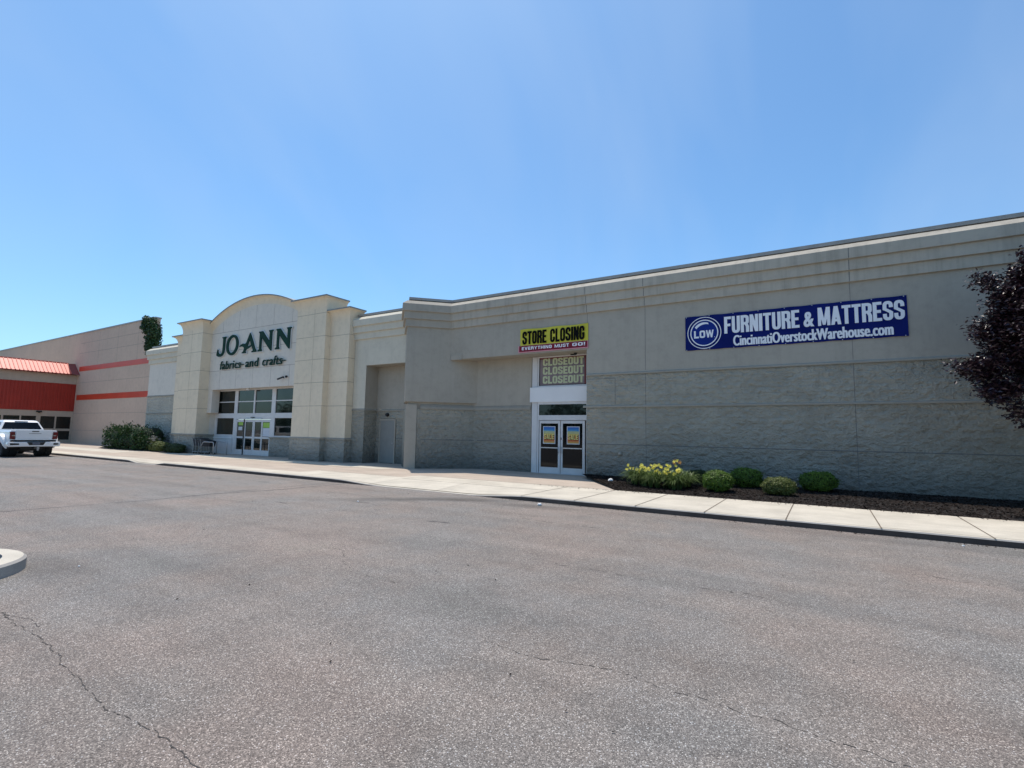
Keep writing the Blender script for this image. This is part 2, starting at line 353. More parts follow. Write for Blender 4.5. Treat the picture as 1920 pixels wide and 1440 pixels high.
def outline_mesh(loops, depth, offset=0.0, bev=0.0):
    # filled 2-D loops -> temporary curve -> mesh data (x, y, z=thickness)
    cu = bpy.data.curves.new('tmp', 'CURVE'); cu.dimensions = '2D'; cu.fill_mode = 'BOTH'; cu.extrude = depth / 2; cu.offset = offset; cu.bevel_depth = bev
    for lp in loops:
        sp = cu.splines.new('POLY'); sp.points.add(len(lp) - 1)
        for p, (x, y) in zip(sp.points, lp): p.co = (x, y, 0, 1)
        sp.use_cyclic_u = True
    o = bpy.data.objects.new('tmp', cu); COL.objects.link(o)
    dg = bpy.context.evaluated_depsgraph_get(); me = bpy.data.meshes.new_from_object(o.evaluated_get(dg))
    bpy.data.objects.remove(o); bpy.data.curves.remove(cu)
    return me
def text_mesh(txt, depth=0.0, offset=0.0, spacing=1.0, shear=0.0):
    cu = bpy.data.curves.new('tmp', 'FONT'); cu.body = txt; cu.extrude = depth / 2; cu.offset = offset; cu.space_character = spacing; cu.shear = shear; cu.resolution_u = 4
    o = bpy.data.objects.new('tmp', cu); COL.objects.link(o)
    dg = bpy.context.evaluated_depsgraph_get(); me = bpy.data.meshes.new_from_object(o.evaluated_get(dg))
    bpy.data.objects.remove(o); bpy.data.curves.remove(cu)
    return me
def fit_text(mb, txt, x0, x1, z0, z1, y, mat, bold=0, copies=1, offset=0.0, spacing=1.0, depth=0.0, shear=0.0, rot=0.0, ref=None):
    # text on a wall facing -Y, its box fitted to x0..x1, z0..z1 ; bold = extra stem width in metres by stacked copies
    me = text_mesh(txt, depth, offset, spacing, shear)
    xs = [v.co.x for v in me.vertices]; ys = [v.co.y for v in me.vertices]
    lx, hx = min(xs), max(xs)
    if ref:
        mr = text_mesh(ref, depth, offset); ry = [v.co.y for v in mr.vertices]; ly, hy = min(ry), max(ry); bpy.data.meshes.remove(mr)
    else: ly, hy = min(ys), max(ys)
    sx = (x1 - x0 - bold) / (hx - lx); sz = (z1 - z0) / (hy - ly)
    cx, cz = (x0 + x1) / 2, (z0 + z1) / 2; ca, sa = math.cos(rot), math.sin(rot)
    k = mb.mi(mat)
    for c in range(copies):
        dx = bold * (c / (copies - 1) if copies > 1 else 0.5); i = len(mb.v)
        for v in me.vertices:
            X = x0 + dx + (v.co.x - lx) * sx; Z = z0 + (v.co.y - ly) * sz
            X, Z = cx + (X - cx) * ca - (Z - cz) * sa, cz + (X - cx) * sa + (Z - cz) * ca
            mb.v.append((X, y - v.co.z - c * 0.0012, Z))
        for p in me.polygons: mb.f.append(tuple(i + q for q in p.vertices)); mb.m.append(k)
    bpy.data.meshes.remove(me)
def add_outline(mb, loops, y, mat, depth=0.0, offset=0.0):
    me = outline_mesh(loops, depth, offset); i = len(mb.v); k = mb.mi(mat)
    for v in me.vertices: mb.v.append((v.co.x, y - v.co.z, v.co.y))
    for p in me.polygons: mb.f.append(tuple(i + q for q in p.vertices)); mb.m.append(k)
    bpy.data.meshes.remove(me)

def block_text(mb, txt, x0, x1, z0, z1, y, mat, tv=0.36, th=0.17, gap=0.10, space=0.55, weights=None):
    """compressed poster lettering drawn from stems, bars, bowls and diagonals; tv = stem share of a letter's width, th = bar share of the height"""
    wts = {'I': tv * 1.05, '!': tv * 1.05, 'M': 1.32, 'W': 1.35, ' ': space, 'T': 0.94, 'L': 0.86, 'F': 0.86, 'E': 0.88, 'Y': 1.02, 'A': 1.06, 'V': 1.04}
    if weights: wts.update(weights)
    tot = sum(wts.get(c, 1.0) for c in txt) + gap * (len(txt) - 1); unit = (x1 - x0) / tot; H = z1 - z0; S = tv * unit; B = th * H
    k = mb.mi(mat); lay = [0]; cur = x0
    def face(pts):
        i = len(mb.v); d = y - 0.0004 * (lay[0] % 7); lay[0] += 1
        mb.v += [(cur + a, d, z0 + b) for a, b in pts]; mb.f.append(tuple(range(i, i + len(pts)))); mb.m.append(k)
    def box(a, b, c, d): face([(a, c), (b, c), (b, d), (a, d)])
    def corner(cx, cy, rx, ry, q, n=7):     # q: 0 TR, 1 TL, 2 BL, 3 BR
        irx, iry = max(rx - S, 0.004 * unit), max(ry - B, 0.004 * H); d = y - 0.0004 * (lay[0] % 7); lay[0] += 1; i = len(mb.v)
        for j in range(n + 1):
            t = math.pi / 2 * (q + j / n); c_, s_ = math.cos(t), math.sin(t)
            c_ = math.copysign(abs(c_) ** 0.8, c_); s_ = math.copysign(abs(s_) ** 0.8, s_)
            mb.v.append((cur + cx + rx * c_, d, z0 + cy + ry * s_)); mb.v.append((cur + cx + irx * c_, d, z0 + cy + iry * s_))
        for j in range(n): mb.f.append((i + 2 * j, i + 2 * j + 2, i + 2 * j + 3, i + 2 * j + 1)); mb.m.append(k)
    for c in txt:
        W = wts.get(c, 1.0) * unit; r = W / 2; ry = min(0.27 * H, max(B * 1.35, 0.8 * W))
        if c in 'OCGU':
            if c != 'U': corner(r, H - ry, r, ry, 0); corner(r, H - ry, r, ry, 1)
            corner(r, ry, r, ry, 2); corner(r, ry, r, ry, 3)
            box(0, S, ry, H if c == 'U' else H - ry)
            if c == 'O': box(W - S, W, ry, H - ry)
            if c == 'U': box(W - S, W, ry, H)
            if c in 'CG': box(W - S, W, 0.62 * H, H - ry)
            if c == 'C': box(W - S, W, ry, 0.39 * H)
            if c == 'G': box(W - S, W, ry, 0.52 * H); box(W * 0.52, W, 0.52 * H - B * 0.9, 0.52 * H)
        elif c == 'S':
            corner(r, H - ry, r, ry, 0); corner(r, H - ry, r, ry, 1); corner(r, ry, r, ry, 2); corner(r, ry, r, ry, 3)
            box(0, S, 0.61 * H, H - ry); box(W - S, W, 0.665 * H, H - ry); box(0, S, ry, 0.345 * H); box(W - S, W, ry, 0.40 * H)
            face([(0, 0.62 * H), (0, 0.555 * H), (W * 0.22, 0.50 * H), (W - S, 0.375 * H), (W, 0.375 * H), (W, 0.43 * H), (W * 0.80, 0.50 * H), (S, 0.62 * H)])
        elif c in 'EFL':
            box(0, S, 0, H)
            if c != 'F': box(S * .9, W, 0, B)
            if c != 'L': box(S * .9, W, H - B, H); box(S * .9, W * 0.90, 0.5 * H - B / 2, 0.5 * H + B / 2)
        elif c == 'T': box(0, W, H - B, H); box((W - S) / 2, (W + S) / 2, 0, H - B * .95)
        elif c == 'I': box(0, W, 0, H)
        elif c == '!': face([(W * .15, 0.27 * H), (W * .85, 0.27 * H), (W, H), (0, H)]); box(0, W, 0, 0.17 * H)
        elif c == 'H': box(0, S, 0, H); box(W - S, W, 0, H); box(S * .9, W - S * .9, 0.5 * H - B / 2, 0.5 * H + B / 2)
        elif c == 'N': box(0, S * .92, 0, H); box(W - S * .92, W, 0, H); face([(0, H), (S * 1.02, H), (W, 0), (W - S * 1.02, 0)])
        elif c == 'M':
            s_ = S * .88; box(0, s_, 0, H); box(W - s_, W, 0, H); face([(0, H), (s_ * 1.25, H), (r + s_ * .42, 0.04 * H), (r - s_ * .42, 0.04 * H)]); face([(W - s_ * 1.25, H), (W, H), (r + s_ * .42, 0.04 * H), (r - s_ * .42, 0.04 * H)])
        elif c == 'W':
            s_ = S * .82; q = W / 4
            for a, b in ((s_ / 2, q + s_ * .15), (W - s_ / 2, W - q - s_ * .15)): face([(a - s_ / 2, H), (a + s_ / 2, H), (b + s_ / 2, 0), (b - s_ / 2, 0)])
            for b in (q + s_ * .15, W - q - s_ * .15): face([(b - s_ / 2, 0), (b + s_ / 2, 0), (r + s_ * .45, H), (r - s_ * .45, H)])
        elif c in 'AV':
            f = (lambda v: v) if c == 'A' else (lambda v: H - v)
            face([(0, f(0)), (S * .95, f(0)), (r + S * .55, f(H)), (r - S * .55, f(H))]); face([(W - S * .95, f(0)), (W, f(0)), (r + S * .55, f(H)), (r - S * .55, f(H))])
            if c == 'A': box(W * .22, W * .78, 0.17 * H, 0.17 * H + B * .8)
        elif c == 'Y': box((W - S) / 2, (W + S) / 2, 0, 0.46 * H); face([(0, H), (S, H), ((W + S) / 2, 0.40 * H), ((W - S) / 2, 0.40 * H)]); face([(W - S, H), (W, H), ((W + S) / 2, 0.40 * H), ((W - S) / 2, 0.40 * H)])
        elif c == 'R':
            box(0, S, 0, H); q = 0.20 * H; cx = W * .5; rx = W * .5
            box(S * .9, cx, H - B, H); box(S * .9, cx, 0.44 * H, 0.44 * H + B * .95)
            corner(cx, H - q, rx, q, 0); corner(cx, 0.44 * H + q, rx, q, 3); box(W - S, W, 0.44 * H + q * .97, H - q * .97)
            face([(W * .46, 0.48 * H), (W * .86, 0.48 * H), (W, 0.34 * H), (W, 0), (W - S, 0), (W - S, 0.32 * H)])
        cur += W + gap * unit

# ================================================================== THE SETTING
ZS = 0.12                    # level of the pavement above the lot
KY = 11.75                   # the kerb line
def kerb_h(x):
    # flush (dropped kerb) by the entrance and again farther down the block
    def s(a, b, t): t = max(0, min(1, (t - a) / (b - a))); return t * t * (3 - 2 * t)
    h = 1.0
    h = min(h, 1 - s(-14.5, -11.8, x) * (1 - s(-8.8, -6.6, x)))
    h = min(h, 1 - s(-29.8, -28.6, x) * (1 - s(-27.0, -26.0, x)))
    return 0.012 + (ZS - 0.012) * h
mb = MB()
mb.face([(-900, -500, 0), (900, -500, 0), (900, 1400, 0), (-900, 1400, 0)], 'asphalt')
ground = mb.build('ground'); tag(ground, kind='structure')
# cracks and the sealed paving seam lie in the lot surface
def ribbon(mb, pts, w, z, mat, step=0.06, jit=0.02, rnd=None, gap=0.0):
    rnd = rnd or random
    P = []
    for (a, b) in zip(pts[:-1], pts[1:]):
        a = Vector(a); b = Vector(b); n = max(1, int((b - a).length / step))
        for k in range(n): P.append(a.lerp(b, k / n))
    P.append(Vector(pts[-1]))
    Q = []; off = 0
    for k, p in enumerate(P):
        d = (P[min(k + 1, len(P) - 1)] - P[max(k - 1, 0)]).normalized(); nn = Vector((-d.y, d.x))
        off = off * 0.75 + rnd.gauss(0, jit); ww = w * rnd.uniform(0.25, 1.3) if jit else w
        Q.append((p + nn * (off + ww / 2), p + nn * (off - ww / 2)))
    for k in range(len(Q) - 1):
        if gap and rnd.random() < gap: continue
        a, b = Q[k], Q[k + 1]
        mb.face([(a[0].x, a[0].y, z), (a[1].x, a[1].y, z), (b[1].x, b[1].y, z), (b[0].x, b[0].y, z)], mat)
rc = random.Random(5)
mb = MB()
ribbon(mb, [(-7.6, 1.86), (-6.61, 1.71), (-5.5, 1.70), (-4.66, 1.61), (-3.87, 1.54), (-3.32, 1.60), (-2.87, 1.56), (-2.3, 1.60)], 0.0075, 0.003, 'crack', 0.028, 0.007, rc, 0.10)
ribbon(mb, [(-6.61, 1.71), (-6.2, 1.80), (-5.9, 1.78)], 0.006, 0.003, 'crack', 0.03, 0.006, rc, 0.10)
ribbon(mb, [(-2.56, 3.71), (-1.98, 3.67), (-1.5, 3.82), (-1.01, 3.76), (-0.25, 3.72), (0.6, 3.6)], 0.007, 0.003, 'crack', 0.03, 0.009, rc, 0.35)
ribbon(mb, [(-3.2, 6.4), (-1.9, 6.3), (-0.6, 6.45)], 0.012, 0.003, 'crack', 0.05, 0.02, rc, 0.45)
ribbon(mb, [(-7.5, 5.6), (-6.1, 5.2), (-5.2, 4.6), (-4.2, 4.5)], 0.010, 0.003, 'crack', 0.05, 0.02, rc, 0.5)
ribbon(mb, [(-5.4, 9.3), (-4.4, 9.15), (-3.7, 9.2)], 0.020, 0.003, 'crack', 0.05, 0.02, rc, 0.3)
ribbon(mb, [(0.9, 8.6), (1.8, 8.5), (2.6, 8.6)], 0.014, 0.003, 'crack', 0.05, 0.02, rc, 0.4)
o = mb.build('pavement_crack', fix=False); tag(o, kind='structure')
mb = MB()
ribbon(mb, [(-14.2, -20), (-14.2, 3.5), (-13.9, 6.1), (-14.15, 8.45), (-14.1, 11.7)], 0.035, 0.0035, 'seam', 0.3, 0.006, rc)
ribbon(mb, [(-14.0, 7.6), (-13.6, 9.6), (-13.55, 11.6)], 0.07, 0.003, 'seam', 0.2, 0.02, rc)
ribbon(mb, [(-29.6, -20), (-29.1, 7.0), (-28.2, 10.9), (-28.1, 11.7)], 0.09, 0.0035, 'seam', 0.4, 0.01, rc)
for x, y, l in ((-20.5, 9.6, 0.9), (-18.2, 9.9, 0.7), (-11.3, 7.7, 0.8), (-9.8, 8.9, 0.5), (-24, 9.0, 1.2), (-16.2, 10.3, 0.8), (-6.5, 7.9, 0.5)):
    ribbon(mb, [(x - l / 2, y - 0.05), (x + l / 2, y + 0.05)], 0.05, 0.003, 'seam', 0.08, 0.02, rc, 0.1)
o = mb.build('pavement_seam', fix=False); tag(o, kind='structure')

# pavement: one slab with a dropped kerb, plus pale strip, joints
xs = [-63.0]
while xs[-1] < 45: xs.append(xs[-1] + (0.4 if -31 < xs[-1] < -5 else 1.5))
mb = MB(); i0 = 0
def top_z(x, y):
    h = kerb_h(x); t = max(0, min(1, (y - KY) / 1.5)); return h + (ZS - h) * t
def strip(mb, x0, x1, y0, y1, mat, dz=0.0, ny=4):
    X = [x for x in xs if x0 < x < x1]; X = [x0] + X + [x1]
    for a, b in zip(X[:-1], X[1:]):
        for k in range(ny):
            ya = y0 + (y1 - y0) * k / ny; yb = y0 + (y1 - y0) * (k + 1) / ny
            mb.face([(a, ya, top_z(a, ya) + dz), (b, ya, top_z(b, ya) + dz), (b, yb, top_z(b, yb) + dz), (a, yb, top_z(a, yb) + dz)], mat)
strip(mb, -63.0, -13.0, KY + 0.16, 20.5, 'tan', ny=8)
strip(mb, -13.0, 45.0, KY + 0.16, 20.5, 'tan', ny=8)
pav = mb.build('pavement'); tag(pav, kind='structure')
mb = MB()
# pale concrete walk in front of the grey store: narrows into the tan apron farther left
X0 = -13.0
strip(mb, X0, 45.0, KY + 0.16, 14.66, 'conc', 0.004)
# the walk feathers out toward the left between tan panels
strip(mb, -17.5, X0, KY + 0.16, 13.7, 'conc', 0.004)
strip(mb, -63.0, -17.5, KY + 0.16, 12.7, 'conc', 0.004)
strip(mb, -63.0, -38.0, 14.2, 15.8, 'conc', 0.004)
strip(mb, -36.0, -16.4, 15.9, 16.9, 'conc', 0.004)
o = mb.build('sidewalk'); tag(o, kind='structure')
mb = MB()
for x in (-16.0, -12.6, -9.9, -6.9, -5.38, -3.83, -2.3, -0.74, 0.82, 2.38, 3.94, 5.5, 7.06, 8.62, 10.2, 11.8, 13.4):
    w = 0.011 if x > -8 else 0.008
    y1 = 14.66 if x > X0 else 17.0
    for k in range(6):
        ya = KY + 0.0 + (y1 - KY) * k / 6; yb = KY + (y1 - KY) * (k + 1) / 6
        f = 'joint' if x > -7.5 else 'joint2'
        mb.face([(x - w, ya, top_z(x, ya) + 0.009), (x + w, ya, top_z(x, ya) + 0.009), (x + w, yb, top_z(x, yb) + 0.009), (x - w, yb, top_z(x, yb) + 0.009)], f)
for x in range(-60, -17, 3):
    for k in range(6):
        ya = KY + 0.16 + 6 * k / 6; yb = ya + 1
        mb.face([(x - .012, ya, top_z(x, ya) + 0.009), (x + .012, ya, top_z(x, ya) + 0.009), (x + .012, yb, top_z(x, yb) + 0.009), (x - .012, yb, top_z(x, yb) + 0.009)], 'joint2')
for y, a, b in ((14.66, -13.0, -5.6), (13.3, -12.6, -6.9), (13.7, -17.5, -13.0)):
    mb.box(a, b, y - 0.012, y + 0.012, ZS + 0.003, ZS + 0.008, 'joint2')
o = mb.build('sidewalk_joint', fix=False); tag(o, kind='structure')
# kerb stone
mb = MB()
for a, b in zip(xs[:-1], xs[1:]):
    ha, hb = kerb_h(a), kerb_h(b)
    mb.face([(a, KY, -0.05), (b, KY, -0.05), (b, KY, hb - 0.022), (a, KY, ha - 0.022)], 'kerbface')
    mb.face([(a, KY, ha - 0.022), (b, KY, hb - 0.022), (b, KY + 0.022, hb + .001), (a, KY + 0.022, ha + .001)], 'kerb')
    mb.face([(a, KY + 0.022, ha + .001), (b, KY + 0.022, hb + .001), (b, KY + 0.16, hb + 0.001), (a, KY + 0.16, ha + 0.001)], 'conc')
o = mb.build('kerb'); tag(o, kind='structure')

# planting bed in front of the grey store (mulch) ---------------------------------
def mulch_z(x, y):
    t = max(0, min(1, (y - 14.7) / 3.4))
    return 0.125 + 0.13 * t + 0.035 * noise.noise(Vector((x * 0.9, y * 1.1, 0))) * min(1, 4 * t)
def left_edge(y):   # plan edge of the bed: diagonal, then along the wall
    if y <= 16.4: return -5.38 + (y - 14.68) / (16.38 - 14.68) * (-1.26)
    return -6.64 - (y - 16.38) / 1.1 * 0.82
mb = MB()
mb.grid(lambda u, v: ((lambda y: (lambda xl: (xl + (32 - xl) * u ** 1.5, y, mulch_z(xl + (32 - xl) * u ** 1.5, y) if 0 < v else 0.10))(left_edge(y)))(14.66 + (18.25 - 14.66) * v)), 220, 30, 'mulch')
mb_edge = mb.build('mulch_bed', smooth=False); tag(mb_edge, kind='structure')
rm = random.Random(11); mb = MB()
def chips(mb, n, fx, rnd, mat='chip', s0=0.015, s1=0.05):
    for _ in range(n):
        x, y, z = fx(rnd)
        l = rnd.uniform(s0, s1); w = l * rnd.uniform(0.25, 0.6); t = rnd.uniform(0, math.pi)
        d = Vector((math.cos(t), math.sin(t), rnd.uniform(-0.4, 0.4))) * l; e = Vector((-math.sin(t), math.cos(t), rnd.uniform(-0.5, 0.5))) * w
        c = Vector((x, y, z + 0.012))
        mb.face([c - d - e, c + d - e, c + d + e, c - d + e], mat)
def bed_pt(r):
    y = r.uniform(14.7, 18.15); xl = left_edge(y); x = xl + (9.0 - xl) * r.random() ** 1.2
    return x, y, mulch_z(x, y)
chips(mb, 34000, bed_pt, rm, 'chip', .010, .034)
o = mb.build('mulch_chips', fix=False); tag(o, 'dark shredded bark mulch covering the bed under the grey store wall', 'mulch', kind='stuff')

# planting bed by the left wing
mb = MB()
def bed2(u, v):
    x = -46.6 + u * 10.9; yf = 16.45 + 0.35 * math.sin(u * 3.0) - 0.2 * u + (0.9 if u > 0.97 else 0)
    y = yf + (18.3 - yf) * v
    return (x, y, 0.13 + 0.16 * math.sin(math.pi * min(1, v * 0.8)) + 0.03 * noise.noise(Vector((x, y, 3))))
mb.grid(bed2, 40, 10, 'mulch')
o = mb.build('mulch_bed_by_left_wing'); o.name = 'side_planting_bed'; tag(o, kind='structure')

# ================================================================== HELPERS FOR WALLS
def seams(mb, rects, mat):
    for r in rects: mb.box(*r, mat)
def cornice_profiles(z6=6.5):
    tiers = [(0.0, 6.50), (0.085, 6.515), (0.085, 6.84), (0.17, 6.855), (0.17, 7.18), (0.255, 7.195), (0.255, 7.52), (0.05, 7.70), (-0.06, 7.70)]
    return tiers
COPE = [(-0.06, 7.70), (-0.13, 7.705), (-0.13, 7.765), (-0.03, 7.77), (-0.03, 7.885), (-0.4, 7.93)]

# ================================================================== GREY STORE
Yw, Yd, Ya = 18.2, 19.1, 19.05
gs = thing('store_building', 'long grey stucco and painted block store with a stepped cornice and a canted entrance corner', 'building', (-7.8, Yw, 0))
path = [(-20.98, Yw), (-17.38, Yw), (-15.97, 16.79), (-14.56, Yw), (42, Yw)]
# upper stucco
mb = MB()
def wallpoly(a, b, z0, z1, mat): mb.face([(a[0], a[1], z0), (b[0], b[1], z0), (b[0], b[1], z1), (a[0], a[1], z1)], mat)
wallpoly((-20.98, Yw), (-20.08, Yw), 2.9, 6.5, 'stucco2'); wallpoly((-20.08, Yw), (-17.38, Yw), 5.12, 6.5, 'stucco2')
wallpoly((-17.38, Yw), (-15.97, 16.79), 3.1, 6.5, 'stucco'); wallpoly((-15.97, 16.79), (-14.56, Yw), 3.1, 6.5, 'stucco')
wallpoly((-14.56, Yw), (-13.66, 19.1), 3.1, 5.07, 'stucco')
wallpoly((-14.56, Yw), (-7.82, Yw), 5.07, 6.5, 'stucco'); wallpoly((-7.82, Yw), (42, Yw), 4.09, 6.5, 'stucco')
# soffits
mb.face([(-14.56, Yw, 5.07), (-7.82, Yw, 5.07), (-7.82, 19.2, 5.07), (-13.56, 19.2, 5.07)], 'stucco')
mb.face([(-20.08, Yw, 5.12), (-17.38, Yw, 5.12), (-17.38, Ya, 5.12), (-20.08, Ya, 5.12)], 'stucco')
mb.face([(-17.38, Yw, 3.1), (-15.97, 16.79, 3.1), (-13.66, 19.1, 3.1), (-15.97, 19.1, 3.1)], 'stucco')
# recess back wall and jambs above the ledge
wallpoly((-14.2, Yd), (-10.78, Yd), 2.98, 5.07, 'stucco'); wallpoly((-7.82, Yd + .2), (-7.82, Yw), 0.0, 5.07, 'stucco')
wallpoly((-20.08, Yw), (-20.08, Ya), 2.9, 5.12, 'stucco'); wallpoly((-20.08, Ya), (-17.2, Ya), 2.9, 5.12, 'stucco'); wallpoly((-17.38, Ya), (-17.38, Yw), 3.1, 5.12, 'stucco')
wallpoly((-10.78, Yd), (-10.78, Yd + .25), 0.1, 5.07, 'stucco')
mb.box(-14.54, -13.9, Yw - 0.035, Yw - 0.001, 5.05, 5.27, 'stucco')       # small patched block at the canopy corner
mb.build('stucco_wall', gs)
# vertical joints, hairlines
for x in (-7.80, -5.51, 0.79, 7.1, 13.4):
    mb = MB()
    mb.box(x - 0.006, x + 0.006, Yw - 0.004, Yw + 0.01, 5.4 if x == -7.80 else 4.14, 6.5, 'groove')
    mb.box(x - 0.010, x + 0.010, Yw - 0.260, Yw - 0.2, 7.20, 7.51, 'groove')
    mb.box(x - 0.010, x + 0.010, Yw - 0.175, Yw - 0.1, 6.86, 7.17, 'groove')
    mb.box(x - 0.010, x + 0.010, Yw - 0.090, Yw - 0.05, 6.52, 6.83, 'groove')
    if x > -7: mb.box(x - 0.006, x + 0.006, Yw - 0.004, Yw + 0.01, 0.15, 4.0, 'groove')
    mb.build('expansion_joint', gs)
# block base
mb = MB()
def pan(a, b, z0, z1): mb.face([(a[0], a[1], z0), (b[0], b[1], z0), (b[0], b[1], z1), (a[0], a[1], z1)], 'block')
pan((-7.82, Yw), (42, Yw), 0, 4.02)
pan((-20.98, Yw), (-20.08, Yw), 0, 2.80); pan((-20.08, Yw), (-20.08, Ya), 0, 2.80); pan((-20.08, Ya), (-17.2, Ya), 0, 2.80)
k = 0.10 / math.sqrt(2)          # the canted base stands back from the wall above
A1, B1 = (-15.97 - k * 0 + k, 16.79 + k), (-13.55, 19.1)
A1 = (-16.05 + 2 * k, 16.79 + 0.0 + k * 1.1)
pan((-17.38, Yw), (-15.97, 16.79 + 2 * k), 0, 2.78); pan((-15.97, 16.79 + 2 * k), (-13.66 , 19.1 + 2 * k), 0, 2.78)
pan((-14.2, Yd), (-10.78, Yd), 0, 2.80)
mb.build('block_wall', gs)
mb = MB()      # grooves at 1.4 m
mb.box(-7.8, 42, Yw - 0.006, Yw + 0.01, 1.395, 1.42, 'groove'); mb.box(-13.6, -10.8, Yd - 0.006, Yd + .01, 1.395, 1.42, 'groove')
mb.box(-20.0, -19.80, Ya - 0.006, Ya + .01, 1.395, 1.42, 'groove'); mb.box(-18.62, -17.4, Ya - 0.006, Ya + .01, 1.395, 1.42, 'groove')
mb.sweep([(0.006, 1.395), (0.006, 1.42)], [(-15.5, 17.26 + 2 * k), (-13.68, 19.08 + 2 * k)], 'groove')
mb.box(-7.80, -6.66, Yw - .005, Yw + .01, 3.885, 3.90, 'groove'); mb.box(-6.675, -6.66, Yw - .005, Yw + .01, 2.9, 3.885, 'groove')
mb.build('block_groove', gs)
# ledges
mb = MB()
lp = lambda z, o=0.05, h=0.11: [(-0.01, z), (o, z + 0.012), (o, z + h * 0.7), (-0.01, z + h)]
mb.sweep([(-0.01, 2.79), (0.05, 2.79), (0.05, 2.845), (-0.01, 2.88)], [(-7.95, Yw), (42, Yw)], 'ledge')
mb.sweep([(-0.01, 4.02), (0.05, 4.02), (0.05, 4.07), (-0.01, 4.12)], [(-7.82, Yw), (42, Yw)], 'ledge')
mb.sweep([(-0.01, 2.78), (0.05, 2.78), (0.05, 2.88), (-0.01, 2.985)], [(-15.55, 17.21 + 2 * k), (-13.78, 18.98 + 2 * k), (-10.79, Yd)], 'ledge')
mb.sweep([(-0.01, 2.78), (0.04, 2.78), (0.04, 2.85), (-0.01, 2.90)], [(-20.98, Yw), (-20.08, Yw), (-20.08, Ya), (-17.4, Ya)], 'ledge')
mb.sweep([(-2 * k, 2.98), (-2 * k, 3.1)], [(-17.3, Yw - 0.08), (-15.97, 16.79), (-13.7, 19.06)], 'stucco')
mb.build('ledge', gs)
# corner pier under the canted wall
mb = MB(); n2 = Vector((1, -1)).normalized(); t2 = Vector((1, 1)).normalized(); tip = Vector((-15.97, 16.79))
for a, b in ((0.0, 0.5),):
    tip = Vector((-15.97, 16.85)); p0 = tip + t2 * a + n2 * -0.02; p1 = tip + t2 * b + n2 * -0.02; p2 = p1 - n2 * 0.3; tl = Vector((-1, 1)).normalized()
    q = tip + tl * 0.5 + Vector((-1, -1)).normalized() * -0.02
    poly = [(p0.x, p0.y + 0.02), (p1.x, p1.y), (p2.x, p2.y), (q.x + .2, q.y + .2), (q.x, q.y)]
    mb.prism(poly, 'z', 0.0, 2.98, 'stucco')
mb.prism([(-16.9, 17.95), (-15.97, 17.02), (-14.7, 18.29), (-14.7, 18.6), (-16.9, 18.6)], 'z', 2.6, 3.12, 'stucco')
mb.build('corner_pier', gs)
mb = MB(); mb.sweep(cornice_profiles(), path, 'stucco_top', segmats=['stucco2', 'stucco', 'stucco', 'stucco_top']); mb.build('cornice', gs)
mb = MB(); mb.sweep(COPE, path, 'coping'); mb.build('coping', gs)
mb = MB(); mb.box(-20.9, 42, 19.3, 60, 7.2, 7.4, 'coping'); mb.box(-20.9, 42, 59.6, 60, 0, 7.2, 'stucco'); mb.box(41.8, 42, 18.4, 59.6, 0, 7.2, 'stucco'); mb.build('roof', gs)
# storefront frame in the recess
FR = [(-10.74, -10.48, Yd - 0.02, Yd + 0.12, 0.12, 5.06), (-10.45, -10.38, Yd - 0.05, Yd + 0.1, 0.12, 3.10), (-10.45, -10.39, Yd - 0.05, Yd + 0.1, 3.74, 5.06),
      (-8.20, -8.12, Yd - 0.05, Yd + 0.1, 0.12, 5.06), (-10.38, -8.20, Yd - 0.045, Yd + 0.1, 2.33, 2.545), (-10.38, -8.20, Yd - 0.05, Yd + .1, 3.0, 3.10), (-10.39, -8.20, Yd - 0.05, Yd + .1, 3.74, 3.80),
      (-10.39, -8.20, Yd - 0.05, Yd + .1, 5.0, 5.06), (-8.12, -7.84, Yd - 0.01, Yd + 0.1, 0.12, 5.06)]
part('entrance_frame', gs, *FR, mat='white', bevel=0.006)
part('frame_gap', gs, (-10.48, -10.45, Yd + 0.03, Yd + .1, 0.12, 5.06), mat='black')
part('fascia_panel', gs, (-10.80, -7.95, Yd - 0.10, Yd - 0.052, 3.10, 3.735), mat='white2', bevel=0.005)
part('transom_pane', gs, (-10.38, -8.20, Yd - 0.01, Yd + 0.02, 2.545, 3.0), mat='glass2')
part('window_pane', gs, (-10.39, -8.20, Yd - 0.01, Yd + 0.02, 3.80, 5.0), mat='glass')
for (a, b, hs) in ((-10.35, -9.375, 1), (-9.345, -8.27, -1)):
    y0, y1 = Yd - 0.03, Yd + 0.02; gl, gr = (a + 0.07, b - 0.09) if hs == 1 else (a + 0.09, b - 0.10)
    d = part('door', gs, (a, gl, y0, y1, 0.13, 2.31), (gr, b, y0, y1, 0.13, 2.31), (gl, gr, y0, y1, 2.20, 2.31), (gl, gr, y0, y1, 0.13, 0.38), mat='white', bevel=0.004)
    part('pane', d, (gl, gr, Yd - 0.012, Yd + 0.0, 0.38, 2.20), mat='glass')
    part('push_bar', d, (gl + 0.01, gr - 0.01, Yd - 0.05, Yd - 0.025, 1.165, 1.205), mat='alum')
    xh = b - 0.055 if hs == 1 else a + 0.055
    mbh = MB(); mbh.tube([(xh, Yd - 0.03, 0.98), (xh, Yd - 0.09, 0.98), (xh, Yd - 0.09, 1.22), (xh, Yd - 0.03, 1.22)], 0.014, 'alum'); mbh.build('handle', d, smooth=True)
    if hs == -1: part('lock', d, (a + 0.01, a + 0.035, Yd - 0.045, Yd - 0.031, 1.52, 1.62), mat='black')
part('threshold', gs, (-10.44, -8.2, Yd - 0.12, Yd + .02, 0.10, 0.13), mat='alum')
